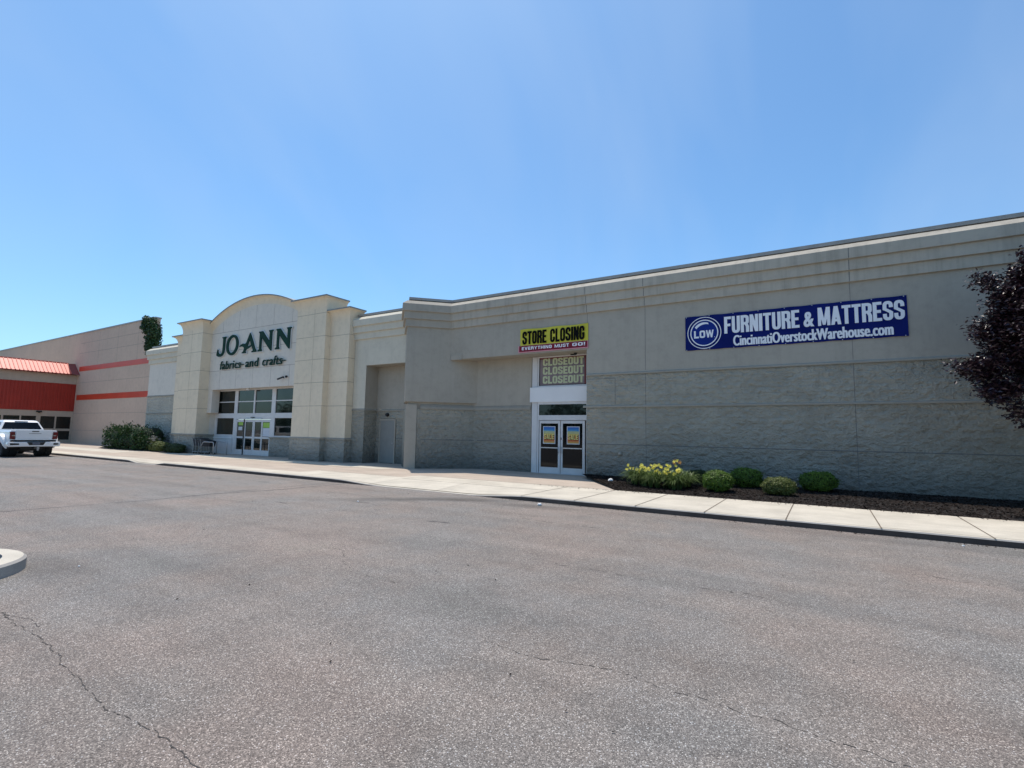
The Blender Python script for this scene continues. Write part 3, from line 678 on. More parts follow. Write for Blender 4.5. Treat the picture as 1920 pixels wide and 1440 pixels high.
# service door in the alcove
sd = part('service_door', gs, (-19.72, -18.74, Ya - 0.03, Ya + 0.02, 0.14, 2.30), mat='door_paint', bevel=0.004)
part('door_trim', gs, (-19.80, -19.725, Ya - 0.045, Ya + .02, 0.12, 2.38), (-18.735, -18.66, Ya - 0.045, Ya + .02, 0.12, 2.38), (-19.725, -18.735, Ya - 0.045, Ya + .02, 2.305, 2.38), mat='stucco')
part('handle', sd, (-18.84, -18.80, Ya - 0.07, Ya - 0.031, 1.10, 1.18), mat='alum')

wl = MB(); wl.lathe((-19.25, Ya, 2.60), [(0.001, -0.16), (0.07, -0.14), (0.10, -0.06), (0.09, 0.0)], 'y', 'black', 12)
o = wl.build('wall_lamp', base=(-19.25, Ya, 2.6), smooth=True); tag(o, 'small black round lamp above the grey service door', 'wall lamp')
wl = MB(); wl.lathe((-6.48, Yw, 1.07), [(0.001, -0.08), (0.05, -0.07), (0.075, -0.02), (0.08, 0.005)], 'y', 'ledge', 14)
o = wl.build('pipe_cap', base=(-6.48, Yw, 1.07), smooth=True); tag(o, 'small round grey pipe cap on the block wall right of the glass doors', 'pipe cap')
wl = MB(); wl.lathe((-8.55, 18.75, 5.06), [(0.07, 0.0), (0.065, -0.05), (0.03, -0.08), (0.001, -0.085)], 'z', 'black', 12); wl.tube([(-8.55, 18.75, 5.0), (-8.7, 18.6, 4.98)], 0.03, 'black')
o = wl.build('soffit_camera', base=(-8.55, 18.75, 5.06)); tag(o, 'tiny dark camera under the soffit over the closeout window', 'camera')

# ---- window sign and posters
sg = thing('window_sign', 'closeout sign with three rows of pale green letters in the window over the entrance', 'sign', (-9.3, Yd, 3.8))
mb = MB(); mb.box(-10.36, -8.23, Yd - 0.018, Yd - 0.012, 3.83, 4.98, 'closebg'); mb.box(-10.37, -8.22, Yd - 0.0205, Yd - 0.0181, 4.94, 5.0, 'closered'); mb.box(-8.30, -8.22, Yd - 0.0205, Yd - 0.0181, 3.83, 4.93, 'closered'); mb.build('backing', sg)
for z0, z1 in ((3.885, 4.21), (4.27, 4.60), (4.65, 4.965)):
    mb = MB(); block_text(mb, 'CLOSEOUT', -10.22, -8.32, z0, z1, Yd - 0.022, 'closefg', tv=.38, th=.21, gap=.09); mb.build('lettering', sg, fix=False)
for (x0, x1, lab) in ((-10.18, -9.60, 'sale poster in the left leaf of the white entrance doors'), (-9.07, -8.50, 'sale poster in the right leaf of the white entrance doors')):
    pt = thing('sale_poster', lab, 'poster', (x0, Yd, 1.35), 'sale posters on the entrance doors')
    part('paper_border', pt, (x0, x1, Yd - 0.020, Yd - 0.0135, 1.35, 2.08), mat='whitep')
    part('printed_face', pt, (x0 + 0.03, x1 - 0.03, Yd - 0.0235, Yd - 0.0202, 1.385, 2.05), mat='poster')
    mb = MB(); block_text(mb, 'SALE', x0 + 0.075, x1 - 0.035, 1.515, 1.725, Yd - 0.026, 'ink', tv=.36, th=.22, gap=.08)
    block_text(mb, 'SALE', x0 + 0.055, x1 - 0.055, 1.54, 1.745, Yd - 0.031, 'saleyellow', tv=.30, th=.18, gap=.14); mb.build('sale_lettering', pt, fix=False)
    mb = MB(); block_text(mb, 'MOVING', x0 + 0.07, x1 - 0.05, 1.775, 1.87, Yd - 0.026, 'closefg', tv=.3, th=.22, gap=.14); mb.build('small_lettering', pt, fix=False)

# ---- yellow banner
Yb = Yw - 0.03
bn = thing('closing_banner', 'yellow and maroon store closing banner hung above the entrance recess', 'banner', (-9.3, Yw, 5.14))
mb = MB(); mb.grid(lambda u, v: (-10.83 + 3.08 * u, Yb + 0.012 * math.sin(u * 9) * math.sin(v * 3), 5.40 + 0.70 * v + 0.02 * (1 - u) + 0.012 * math.sin(u * 14)), 40, 8, 'byellow'); mb.build('upper_sheet', bn)
mb = MB(); mb.box(-10.91, -7.75, Yb - 0.010, Yb + 0.006, 5.13, 5.42, 'bpink'); mb.box(-10.87, -7.78, Yb - 0.0145, Yb - 0.0102, 5.165, 5.41, 'bred'); mb.build('lower_sheet', bn)
mb = MB(); block_text(mb, 'STORE CLOSING', -10.72, -7.90, 5.47, 6.02, Yb - 0.02, 'ink', tv=.40, th=.165, gap=.10); mb.build('large_lettering', bn, fix=False)
for t_, a_, b_ in (('EVERYTHING', -10.74, -9.33), ('MUST', -9.20, -8.56), ('GO!', -8.42, -7.87)):
    mb = MB(); block_text(mb, t_, a_, b_, 5.235, 5.365, Yb - 0.017, 'bwhite', tv=.28, th=.22, gap=.20); mb.build('lettering_word', bn, fix=False)

# ---- blue banner
bl = thing('furniture_banner', 'long blue furniture and mattress banner fixed high on the grey wall', 'banner', (-1.0, Yw, 4.74))
def rrect(x0, x1, z0, z1, r, n=5):
    p = []
    for cx, cz, a in ((x1 - r, z0 + r, -90), (x1 - r, z1 - r, 0), (x0 + r, z1 - r, 90), (x0 + r, z0 + r, 180)):
        for k in range(n + 1): t = R(a + 90 * k / n); p.append((cx + r * math.cos(t), cz + r * math.sin(t)))
    return p
mb = MB(); mb.grid(lambda u, v: (-4.07 + 6.215 * u, Yb + 0.005 * math.sin(u * 31 + 2 * v) * (0.3 + abs(v - .5)) + 0.004 * noise.noise(Vector((u * 14, v * 4, 2))), 4.74 + 1.19 * v + 0.006 * math.sin(u * 51.5) * (2 * v - 1)), 120, 12, 'bblue'); mb.build('vinyl_sheet', bl, smooth=True)
def circ(cx, cz, r, n=56): return [(cx + r * math.cos(2 * math.pi * k / n), cz + r * math.sin(2 * math.pi * k / n)) for k in range(n)]
cx, cz = -3.44, 5.325
mb = MB(); add_outline(mb, [circ(cx, cz, 0.555), circ(cx, cz, 0.530)[::-1]], Yb - 0.0125, 'bwhite'); add_outline(mb, [circ(cx, cz, 0.46), circ(cx, cz, 0.425)[::-1]], Yb - 0.0125, 'bwhite')
mb.build('logo_ring', bl, fix=False)
mb = MB(); add_outline(mb, [circ(cx, cz, 0.425)], Yb - 0.0115, 'bblue2')
sw = [(cx + 0.37 * math.cos(R(a)), cz + 0.37 * math.sin(R(a))) for a in range(146, 66, -7)] + [(cx + 0.05 + 0.40 * math.cos(R(a)) * 0.93, cz - 0.07 + 0.40 * math.sin(R(a)) * 0.93) for a in range(74, 146, 7)]
add_outline(mb, [sw], Yb - 0.0135, 'bwhite')
block_text(mb, 'LOW', cx - 0.335, cx + 0.31, cz - 0.175, cz + 0.085, Yb - 0.0145, 'bwhite', tv=.31, th=.23, gap=.12)
mb.box(cx + 0.33, cx + 0.35, Yb - 0.0145, Yb - 0.0125, cz - 0.175, cz - 0.155, 'bwhite')
mb.build('logo', bl, fix=False)
for t_, a_, b_ in (('FURNITURE', -2.79, -0.57), ('MATTRESS', -0.07, 2.08)):
    mb = MB(); block_text(mb, t_, a_, b_, 5.235, 5.81, Yb - 0.014, 'bwhite', tv=.385, th=.155, gap=.085); mb.build('lettering_word', bl, fix=False)
mb = MB(); fit_text(mb, '&', -0.46, -0.17, 5.235, 5.71, Yb - 0.014, 'bwhite', bold=0.03, copies=3, offset=0.012); mb.build('ampersand', bl, fix=False)
mb = MB(); fit_text(mb, 'CincinnatiOverstockWarehouse.com', -2.52, 1.80, 4.80, 5.155, Yb - 0.014, 'bwhite', bold=0.030, copies=4, offset=0.006, spacing=1.05); mb.build('small_lettering', bl, fix=False)
for j in range(9):
    for z in (4.755, 5.91):
        x = -4.03 + j * 0.763
        g = MB(); g.lathe((x, Yb - 0.004, z), [(0.001, -0.012), (0.013, -0.010), (0.016, 0.0)], 'y', 'alum', 8); g.build('grommet', bl)

# ================================================================== CRAFT STORE
js = thing('craft_store_building', 'cream pillared craft store front with an arched gable and glazed entrance', 'building', (-29.9, 17.5, 0))
def pillar(x0, x1, yf, yb, ztop, cove, d, vs):
    mb = MB(); mb.box(x0, x1, yf, yb, 1.36, ztop - cove, 'yellow')
    for z in (3.03, 4.28, 5.53, 6.78, 8.04):
        if z > ztop - cove - 0.02: continue
        mb.sweep([(0.003, z - .012), (0.003, z + .012)], [(x0, yb), (x0, yf), (x1, yf), (x1, yb)], 'ygroove')
    for x in vs: mb.box(x - 0.006, x + 0.006, yf - 0.0045, yf + 0.01, 1.38, ztop - cove + .1, 'ygroove')
    p = mb.build('pillar', js, fix=False)
    mb = MB(); mb.box(x0 - 0.03, x1 + 0.03, yf - 0.03, yb, 0, 1.27, 'block2'); mb.sweep([(0, 1.27), (0.075, 1.27), (0.075, 1.33), (0, 1.37)], [(x0, yb), (x0, yf), (x1, yf), (x1, yb)][::1], 'ledge')
    mb.build('pillar_base', p)
    prof = []
    for k in range(11):
        s = k / 10; prof.append((d * (1 - math.sqrt(max(0, 1 - s * s))), ztop - cove + (cove - 0.07) * s))
    mb = MB(); mb.sweep(prof, [(x0, yb), (x0, yf), (x1, yf), (x1, yb)], 'yellow')
    pr2 = [(d, ztop - 0.07), (d + 0.03, ztop - 0.07), (d + 0.03, ztop), (0.0, ztop + 0.02)]
    mb.sweep(pr2, [(x0, yb), (x0, yf), (x1, yf), (x1, yb)], 'captop')
    mb.face([(x0, yf, ztop + .02), (x1, yf, ztop + .02), (x1, yb, ztop + .02), (x0, yb, ztop + .02)], 'captop')
    o = mb.build('pillar_cap', p)
    return p
pillar(-24.95, -22.5, 17.46, 18.75, 8.93, 0.72, 0.26, [-23.45])
pillar(-37.5, -34.9, 17.46, 18.75, 8.93, 0.72, 0.26, [-36.2])
pillar(-22.498, -21.0, 17.79, 18.6, 8.17, 0.62, 0.28, [])
pillar(-38.75, -37.502, 17.79, 18.6, 8.17, 0.62, 0.28, [])
# gable with arched head
Yg = 18.08; ac = -29.93
Ro = 10.2; zo = 10.0; Ri = 10.4; zi = 9.47
def arc_z(x, Rr, zt): return zt - Rr + math.sqrt(max(0, Rr * Rr - (x - ac) ** 2))
mb = MB(); nn = 40; xa, xb = -34.9, -24.95
pts = [(xa + (xb - xa) * k / nn) for k in range(nn + 1)]
poly = [(xa, 4.27), (xb, 4.27)] + [(x, arc_z(x, Ri, zi)) for x in reversed(pts)]
mb.prism(poly, 'y', Yg, Yg + 0.5, 'gable')
mb.build('gable_wall', js)
mb = MB()
def fas(u, v):
    x = xa + (xb - xa) * u; s = v
    zin, zout = arc_z(x, Ri, zi), arc_z(x, Ro, zo) - 0.05
    return (x, Yg - 0.24 * (1 - math.sqrt(max(0, 1 - s * s))), zin + (zout - zin) * s)
mb.grid(fas, 48, 10, 'yellow')
mb.grid(lambda u, v: (xa + (xb - xa) * u, Yg - 0.24 - 0.03, arc_z(xa + (xb - xa) * u, Ro, zo) - 0.05 + 0.07 * v), 48, 1, 'captop')
mb.grid(lambda u, v: (xa + (xb - xa) * u, Yg - 0.27 + 0.03 * v, arc_z(xa + (xb - xa) * u, Ro, zo) - 0.05), 48, 1, 'captop')
mb.grid(lambda u, v: (xa + (xb - xa) * u, Yg - 0.27 + 1.0 * v, arc_z(xa + (xb - xa) * u, Ro, zo) + 0.02), 48, 1, 'captop')
mb.build('arched_fascia', js)
mb = MB()
for z in (8.03, 6.76, 5.5): mb.box(xa, xb, Yg - 0.003, Yg + .01, z - .011, z + .011, 'ggroove')
for x in (-33.6, -31.75, -29.93, -28.1, -26.3):
    for z0, z1 in ((4.29, 5.488), (8.042, arc_z(x, Ri, zi) - .02)): mb.box(x - .008, x + .008, Yg - 0.003, Yg + .01, z0, z1, 'ggroove')
mb.build('gable_groove', js)
# entrance reveal
part('reveal_block', js, (-34.9, -34.42, Yg + .02, 18.6, 2.86, 4.27), (-34.9, -34.36, Yg - .02, 18.55, 2.76, 2.86), mat='gable')
part('reveal_wall', js, (-34.9, -34.885, 18.3, 18.66, 0, 2.76), (-34.9, -24.9, Yg + .5, 19.3, 4.27, 4.5), (-26.0, -24.9, 18.6, 18.9, 1.3, 4.27), mat='gable')
mb = MB(); mb.box(-28.58, -24.9, 18.58, 18.9, 0, 1.22, 'block2'); mb.box(-28.60, -24.9, 18.53, 18.9, 1.22, 1.29, 'ledge'); mb.build('low_wall', js)
part('low_panel', js, (-34.9, -32.70, 18.64, 18.9, 0, 1.12), mat='white')
part('low_panel_cap', js, (-34.9, -32.62, 18.60, 18.9, 1.12, 1.18), mat='white2')
Yj = 18.7
f0, f1 = Yj - 0.05, Yj + 0.08
FR = [(-34.9, -34.63, f0, f1, 1.18, 4.27), (-32.67, -32.32, f0, f1, 0.12, 4.27), (-30.56, -30.42, f0, f1, 2.74, 4.27), (-28.68, -28.30, f0, f1, 1.22, 4.27), (-28.68, -28.60, f0, f1, .12, 1.22), (-26.59, -26.0, f0, f1, 1.29, 4.27)]
for a, b in ((-34.63, -32.67), (-32.32, -30.56), (-30.42, -28.68), (-28.30, -26.59)):
    FR += [(a, b, f0 + .003, f1, 4.2, 4.27), (a, b, f0 + .003, f1, 3.455, 3.515)]
FR += [(-34.63, -32.67, f0 + .004, f1, 2.43, 2.74), (-28.30, -26.59, f0 + .004, f1, 2.43, 2.74), (-32.32, -28.68, f0 + .004, f1, 2.36, 2.74), (-34.63, -32.67, f0 - .02, f1, 1.18, 1.36), (-28.30, -26.59, f0 - .02, f1, 1.295, 1.37)]
part('entrance_frame', js, *FR, mat='white', bevel=0.005)
for a, b in ((-34.63, -32.67), (-32.32, -30.56), (-30.42, -28.68), (-28.30, -26.59)):
    for z0, z1 in ((3.515, 4.2), (2.74, 3.455)): part('window_pane', js, (a, b, Yj + .0, Yj + .03, z0, z1), mat='glass2')
for a, b in ((-34.63, -32.67), (-28.30, -26.59)): part('window_pane', js, (a, b, Yj, Yj + .03, 1.365, 2.43), mat='glass2')
for a, b, g0, g1 in ((-32.31, -31.43, -32.24, -31.53), (-31.40, -30.44, -31.30, -30.54), (-30.41, -29.56, -30.31, -29.62), (-29.55, -28.69, -29.49, -28.76)):
    y0 = Yj - 0.04
    d = part('sliding_door', js, (a, g0, y0, Yj + .03, 0.13, 2.33), (g1, b, y0, Yj + .03, 0.13, 2.33), (g0, g1, y0, Yj + .03, 2.19, 2.33), (g0, g1, y0, Yj + .03, 1.16, 1.27), (g0, g1, y0, Yj + .03, 0.13, 0.45), mat='white')
    part('pane', d, (g0, g1, Yj - 0.01, Yj + .01, 0.45, 1.16), (g0, g1, Yj - .01, Yj + .01, 1.27, 2.19), mat='glass2')
part('door_track', js, (-31.40, -29.55, Yj - 0.10, Yj - 0.052, 2.36, 2.43), mat='alum')
part('door_sensor', js, (-30.65, -30.35, Yj - 0.14, Yj - 0.055, 2.44, 2.49), mat='black')
part('guide_rail', js, (-31.44, -31.395, Yj - 0.09, Yj - 0.045, 0.12, 2.36), mat='black')
wl = MB(); wl.lathe((-30.75, 18.35, 4.27), [(0.10, 0.0), (0.10, -0.03), (0.085, -0.10), (0.001, -0.13)], 'z', 'litter', 14)
o = wl.build('dome_lamp', base=(-30.75, 18.35, 4.27), smooth=True); tag(o, 'small white dome lamp under the lintel of the craft store entrance', 'lamp')
wl = MB(); wl.tube([(-26.75, Yg, 4.74), (-26.75, Yg - 0.14, 4.74)], 0.02, 'black'); wl.tube([(-27.05, Yg - 0.22, 4.66), (-26.60, Yg - 0.16, 4.78)], 0.05, 'black', 10); wl.lathe((-26.42, Yg - 0.10, 4.80), [(0.001, -0.08), (0.07, -0.04), (0.07, 0.03), (0.001, 0.09)], 'x', 'black', 10)
o = wl.build('wall_camera', base=(-26.75, Yg, 4.74)); tag(o, 'black security camera on the pale gable wall right of the sign', 'camera')
# left wing
mb = MB(); Yl = 18.25
mb.box(-43.75, -38.7, Yl, Yl + 3, 4.09, 6.5, 'gable'); mb.box(-43.5, -38.7, Yl + .3, 40, 6.5, 7.3, 'gable')
mb.build('wing_stucco_wall', js)
mb = MB(); mb.box(-43.75, -38.7, Yl, Yl + 3, 0, 4.02, 'block2'); mb.build('wing_block_wall', js)
mb = MB(); pth = [(-43.75, Yl + 3), (-43.75, Yl), (-38.6, Yl)]
mb.sweep([(-.01, 2.74), (.05, 2.74), (.05, 2.80), (-.01, 2.85)], pth, 'ledge'); mb.sweep([(-.01, 4.02), (.05, 4.02), (.05, 4.07), (-.01, 4.13)], pth, 'ledge'); mb.build('wing_ledge', js)
mb = MB(); mb.sweep(cornice_profiles(), pth, 'stucco2'); mb.build('wing_cornice', js)
mb = MB(); mb.sweep(COPE, pth, 'coping'); mb.build('wing_coping', js)
part('roof', js, (-38.6, -21.2, 18.8, 60, 7.3, 7.6), (-38.6, -21.2, 59.8, 60, 0, 7.3), mat='coping')

# ---- sign letters (outlines in metres on the gable plane)
LT = dict(
J=[(-33.44, 7.7), (-33.41, 7.63), (-33.33, 7.6), (-33.32, 7.37), (-33.33, 6.96), (-33.36, 6.71), (-33.43, 6.62), (-33.6, 6.6), (-33.74, 6.64), (-33.84, 6.75), (-33.84, 6.87), (-33.92, 6.92), (-33.98, 6.72), (-34.02, 6.57), (-33.95, 6.48), (-33.74, 6.42), (-33.52, 6.42), (-33.3, 6.48), (-33.14, 6.64), (-33.09, 6.88), (-33.07, 7.25), (-33.06, 7.58), (-32.99, 7.61), (-32.99, 7.71)],
A=[(-30.33, 7.72), (-30.18, 7.53), (-29.96, 7.16), (-29.71, 6.69), (-29.57, 6.57), (-29.56, 6.47), (-30.06, 6.47), (-30.06, 6.52), (-29.92, 6.56), (-29.94, 6.65), (-30.1, 6.89), (-30.25, 6.81), (-30.44, 6.74), (-30.59, 6.71), (-30.71, 6.62), (-30.75, 6.55), (-30.68, 6.52), (-30.67, 6.47), (-31.1, 6.47), (-31.09, 6.52), (-30.96, 6.58), (-30.88, 6.75), (-30.94, 6.86), (-31.12, 6.92), (-31.29, 6.92), (-31.43, 6.9), (-31.3, 7.01), (-31.04, 7.09), (-30.78, 7.06), (-30.66, 7.12), (-30.52, 7.38), (-30.38, 7.64)],
Ai=[(-30.31, 7.29), (-30.45, 7.05), (-30.54, 6.92), (-30.38, 6.88), (-30.21, 6.91), (-30.15, 6.96)],
N=[(-29.36, 7.7), (-28.99, 7.7), (-28.64, 7.35), (-28.27, 7.02), (-28.27, 7.57), (-28.34, 7.63), (-28.34, 7.7), (-27.94, 7.7), (-27.94, 7.64), (-28.04, 7.59), (-28.04, 7.0), (-28.03, 6.44), (-28.12, 6.44), (-28.59, 6.87), (-29.07, 7.32), (-29.08, 6.62), (-29.0, 6.53), (-29.0, 6.47), (-29.42, 6.47), (-29.42, 6.53), (-29.28, 6.6), (-29.28, 7.1), (-29.28, 7.57), (-29.36, 7.63)])
oc = (-32.23, 7.09)
LT['O'] = [(oc[0] + 0.685 * math.cos(2 * math.pi * k / 36) + 0.03 * math.sin(2 * math.pi * k / 36), oc[1] + 0.665 * math.sin(2 * math.pi * k / 36)) for k in range(36)]
LT['Oi'] = [(oc[0] + 0.43 * math.cos(2 * math.pi * k / 36) + 0.05 * math.sin(2 * math.pi * k / 36), oc[1] + 0.50 * math.sin(2 * math.pi * k / 36)) for k in range(36)]
sn = thing('shop_sign', 'dark green raised serif letters of the craft store sign on the pale gable', 'sign', (-30, Yg, 5.5))
def centroid_off(lp, o):   # grow an outline outward by o (mitre-limited)
    a = sum(x0 * y1 - x1 * y0 for (x0, y0), (x1, y1) in zip(lp, lp[1:] + lp[:1])); sgn = 1 if a > 0 else -1; out = []
    for k in range(len(lp)):
        p, q, r = Vector(lp[k - 1]), Vector(lp[k]), Vector(lp[(k + 1) % len(lp)])
        n1 = Vector(((q - p).y, -(q - p).x)).normalized() * sgn; n2_ = Vector(((r - q).y, -(r - q).x)).normalized() * sgn
        m_ = (n1 + n2_); m_ = m_.normalized() if m_.length > 1e-3 else n1
        q2 = q + m_ * (o / max(0.55, m_.dot(n1))); out.append((q2.x, q2.y))
    return out
for nm, loops, dx in (('J', ['J'], 0), ('O', ['O', 'Oi'], 0), ('A', ['A', 'Ai'], 0), ('N', ['N'], 0), ('N', ['N'], 1.74)):
    lps = [[(x + dx, z) for x, z in LT[l]] for l in loops]
    mb = MB(); add_outline(mb, lps, Yg - 0.095, 'green', depth=0.05); lt = mb.build('letter', sn, fix=False)
    mb = MB(); add_outline(mb, [centroid_off(lps[0], 0.045)] + [centroid_off(q, -0.03) for q in lps[1:]], Yg - 0.04, 'halo', depth=0.05); mb.build('letter_backer', lt, fix=False)
for t, x0, x1 in (('fabrics', -33.50, -31.15), ('and', -30.63, -29.27), ('crafts', -28.85, -26.92)):
    mb = MB(); fit_text(mb, t, x0, x1, 5.55, 6.10, Yg - 0.09, 'green', bold=0.020, copies=2, offset=0.0, spacing=1.12, depth=0.05, shear=0.12 if t != 'and' else 0.06, ref='fb')
    if t != 'and': mb.box(x1 - .06, x1 + .30, Yg - .10, Yg - .05, 5.745, 5.795, 'green')
    mb.build('tagline_word', sn, fix=False)

# ---- notices on the craft store doors
for x0, x1, z0, z1, mt, lab in ((-32.12, -31.62, 1.98, 2.17, 'greenp', 'small lime green notice on the leftmost glass door panel'),
                                (-32.10, -31.68, 1.66, 1.88, 'whitep', 'small white notice below the lime one on the leftmost door panel'),
                                (-29.46, -28.78, 1.84, 2.15, 'greenp', 'lime green notice on the rightmost glass door panel'),
                                (-29.47, -28.79, 1.30, 1.82, 'whitep', 'large white notice low on the rightmost glass door panel')):
    mb = MB(); mb.box(x0, x1, Yj - 0.018, Yj - 0.0125, z0, z1, mt); o = mb.build('door_notice', base=((x0 + x1) / 2, Yj, z0)); tag(o, lab, 'notice', 'paper notices on the craft store doors')

# ================================================================== HARDWARE STORE
hs = thing('hardware_store_building', 'tall beige block store with orange-red stripes and a ribbed metal entrance canopy', 'building', (-63, 20, 0))
Yh = 20.0
part('wall', hs, (-110, -47.7, Yh, Yh + 0.4, 0, 10.9), mat='hdwall')
part('coping', hs, (-110, -47.65, Yh - 0.05, Yh + 0.45, 10.9, 11.02), mat='coping')
mb = MB()
for z0, z1 in ((7.10, 7.56), (4.26, 4.76)): 
    mb2 = MB(); mb2.box(-62.6, -47.75, Yh - 0.02, Yh - .001, z0, z1, 'hdred'); mb2.build('stripe', hs)
for z in (1.35, 2.97, 5.95, 8.9, 9.9): mb.box(-62.9, -47.75, Yh - 0.004, Yh + .01, z - .012, z + .012, 'ggroove')
for x in (-50.5, -54.5, -58.5): mb.box(x - .01, x + .01, Yh - 0.004, Yh + .01, 7.6, 10.8, 'ggroove')
mb.build('wall_groove', hs)
part('roof', hs, (-110, -47.4, Yh + .5, 60, 6.8, 7), mat='coping')
Xh = -63.0
part('entrance_wall', hs, (-82, Xh, 12.5, Yh, 5.80, 6.72), (-82, Xh - .5, 12.5, Yh, 6.72, 6.9), mat='hdgrey')
mb = MB(); y = 12.5           # vertically ribbed red cladding
prof = []
while y < Yh - 0.1:
    prof += [(Xh + 0.02, y), (Xh + 0.02, y + 0.17), (Xh + 0.055, y + 0.19), (Xh + 0.055, y + 0.235)]; y += 0.255
prof.append((Xh + 0.02, Yh - .01))
pl = [(x, y_) for x, y_ in prof] + [(Xh - 0.2, Yh - .01), (Xh - 0.2, 12.5)]
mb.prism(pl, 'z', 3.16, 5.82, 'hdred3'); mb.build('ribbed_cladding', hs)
# ribbed canopy roof
mb = MB()
def rf(yy, s, lift): return (Xh + 0.45 - 1.35 * s, yy, 6.78 + 1.12 * s + lift)
y = 12.5; ny = 0
while y < 19.45:
    for (a, b, la, lb) in ((0, 0.20, 0, 0), (0.20, 0.225, 0, 0.05), (0.225, 0.265, 0.05, 0.05), (0.265, 0.29, 0.05, 0)):
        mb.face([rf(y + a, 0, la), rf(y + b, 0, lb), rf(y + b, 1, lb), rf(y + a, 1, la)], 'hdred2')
    y += 0.29
mb.box(Xh - 1.02, Xh - 0.86, 12.5, 19.5, 7.86, 7.96, 'hdred2')
mb.build('canopy_roof', hs)
mb = MB()
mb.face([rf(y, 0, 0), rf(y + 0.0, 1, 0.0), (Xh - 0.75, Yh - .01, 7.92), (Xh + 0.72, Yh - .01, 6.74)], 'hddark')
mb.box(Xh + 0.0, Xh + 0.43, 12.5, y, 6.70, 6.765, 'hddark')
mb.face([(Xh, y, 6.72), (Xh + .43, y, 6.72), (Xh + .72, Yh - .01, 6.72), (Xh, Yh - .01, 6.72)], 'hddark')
mb.build('canopy_edge', hs)
# glazing on the side of the entrance
part('entrance_backing', hs, (-82, Xh - 0.25, 12.5, Yh, 0, 5.8), mat='hdgrey')
FRs = [(Xh - .1, Xh, 12.5, Yh - .01, 2.62, 3.15), (Xh - .1, Xh, 19.84, Yh - .01, .12, 2.62), (Xh - .1, Xh, 18.62, 18.74, .12, 2.62), (Xh - .1, Xh, 17.25, 17.57, .12, 2.62), (Xh - .1, Xh, 16.1, 16.21, .12, 2.62), (Xh - .1, Xh, 14.86, 15.0, .12, 2.62), (Xh - .1, Xh, 13.6, 13.72, .12, 2.62), (Xh - .1, Xh, 12.5, 12.6, .12, 2.62)]
GL = ((18.74, 19.84), (17.57, 18.62), (16.21, 17.25), (15.0, 16.1), (13.72, 14.86), (12.6, 13.6))
for a, b in GL: FRs += [(Xh - .09, Xh - .003, a, b, 1.24, 1.46), (Xh - .09, Xh - .003, a, b, .12, .40)]
part('entrance_frame', hs, *FRs, mat='hdgrey')
for a, b in GL:
    part('window_pane', hs, (Xh - .08, Xh - .05, a, b, 1.46, 2.62), mat='glass2'); part('window_pane', hs, (Xh - .08, Xh - .05, a, b, .40, 1.24), mat='glass2')
wl = MB(); wl.box(Xh, Xh + .14, 17.2, 17.6, 2.98, 3.10, 'black'); wl.lathe((Xh + .12, 17.4, 2.98), [(0.10, 0.0), (0.07, -0.06), (0.001, -0.08)], 'z', 'black', 10)
o = wl.build('door_sensor', base=(Xh, 17.4, 3.0)); tag(o, 'small black motion sensor over the hardware store doors', 'sensor')

# ================================================================== PLANTS
def leafy(mb, centre, rad, n, mat, size, rnd, shell=0.72, flat=0.0, lump=0.12, power=2.6, aspect=0.6, upper=-0.95, rot=None):
    """small leaf faces on a lumpy super-ellipsoid shell"""
    c = Vector(centre)
    for _ in range(n):
        while True:
            d = Vector((rnd.gauss(0, 1), rnd.gauss(0, 1), rnd.gauss(0, 1))).normalized()
            if d.z > upper: break
        k = (abs(d.x) ** power + abs(d.y) ** power + abs(d.z) ** power) ** (-1 / power)
        q = 1 + lump * noise.noise(d * 2.3 + c) * 2 + lump * 0.6 * noise.noise(d * 6 + c)
        t = (shell + (1 - shell) * rnd.random() ** 0.6) * q * k
        p = c + Vector((d.x * rad[0], d.y * rad[1], d.z * rad[2])) * t
        a = (d + Vector((rnd.gauss(0, .6), rnd.gauss(0, .6), rnd.gauss(0, .6) + 0.3))).normalized()
        u = a.cross(Vector((rnd.gauss(0, 1), rnd.gauss(0, 1), rnd.gauss(0, 1)))).normalized(); w = a.cross(u)
        s = size * rnd.uniform(0.6, 1.3)
        mb.face([p - u * s, p - w * s * aspect, p + u * s, p + w * s * aspect], mat)
def blob(mb, centre, rad, mat, rnd, lump=0.1, seg=16):
    c = Vector(centre)
    def f(u, v):
        th = math.pi * v; ph = 2 * math.pi * u
        d = Vector((math.sin(th) * math.cos(ph), math.sin(th) * math.sin(ph), math.cos(th)))
        k = (abs(d.x) ** 2.6 + abs(d.y) ** 2.6 + abs(d.z) ** 2.6) ** (-1 / 2.6) * (1 + lump * noise.noise(d * 2 + c))
        return c + Vector((d.x * rad[0], d.y * rad[1], d.z * rad[2])) * k
    mb.grid(f, seg, seg // 2 + 2, mat)
def shrub(name, label, x, y, w, dd, top, mat, seed, group, leaf=0.019, n=7500):
    rnd = random.Random(seed); z0 = mulch_z(x, y) if y < 18.3 and x > -9 else 0.14
    o = thing(name, label, 'shrub', (x, y, z0), group)
    h = top - z0; rz = h / 2
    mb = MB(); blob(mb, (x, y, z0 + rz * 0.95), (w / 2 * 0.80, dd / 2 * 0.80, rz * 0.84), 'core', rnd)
    mb.tube([(x, y, z0 - 0.03), (x, y, z0 + rz * .5)], 0.03, 'bark'); mb.build('inner_branches', o, smooth=True)
    mb = MB(); leafy(mb, (x, y, z0 + rz * 1.0), (w / 2 * 0.97, dd / 2 * 0.97, rz * 0.97), n, mat, leaf, rnd, 0.86, lump=.07)
    leafy(mb, (x, y, z0 + rz * 1.0), (w / 2 * 1.03, dd / 2 * 1.03, rz * 1.04), n // 12, mat, leaf, rnd, 0.97, lump=0.12)
    mb.build('foliage', o, fix=False); return o
SG = 'clipped shrubs in the mulch bed'
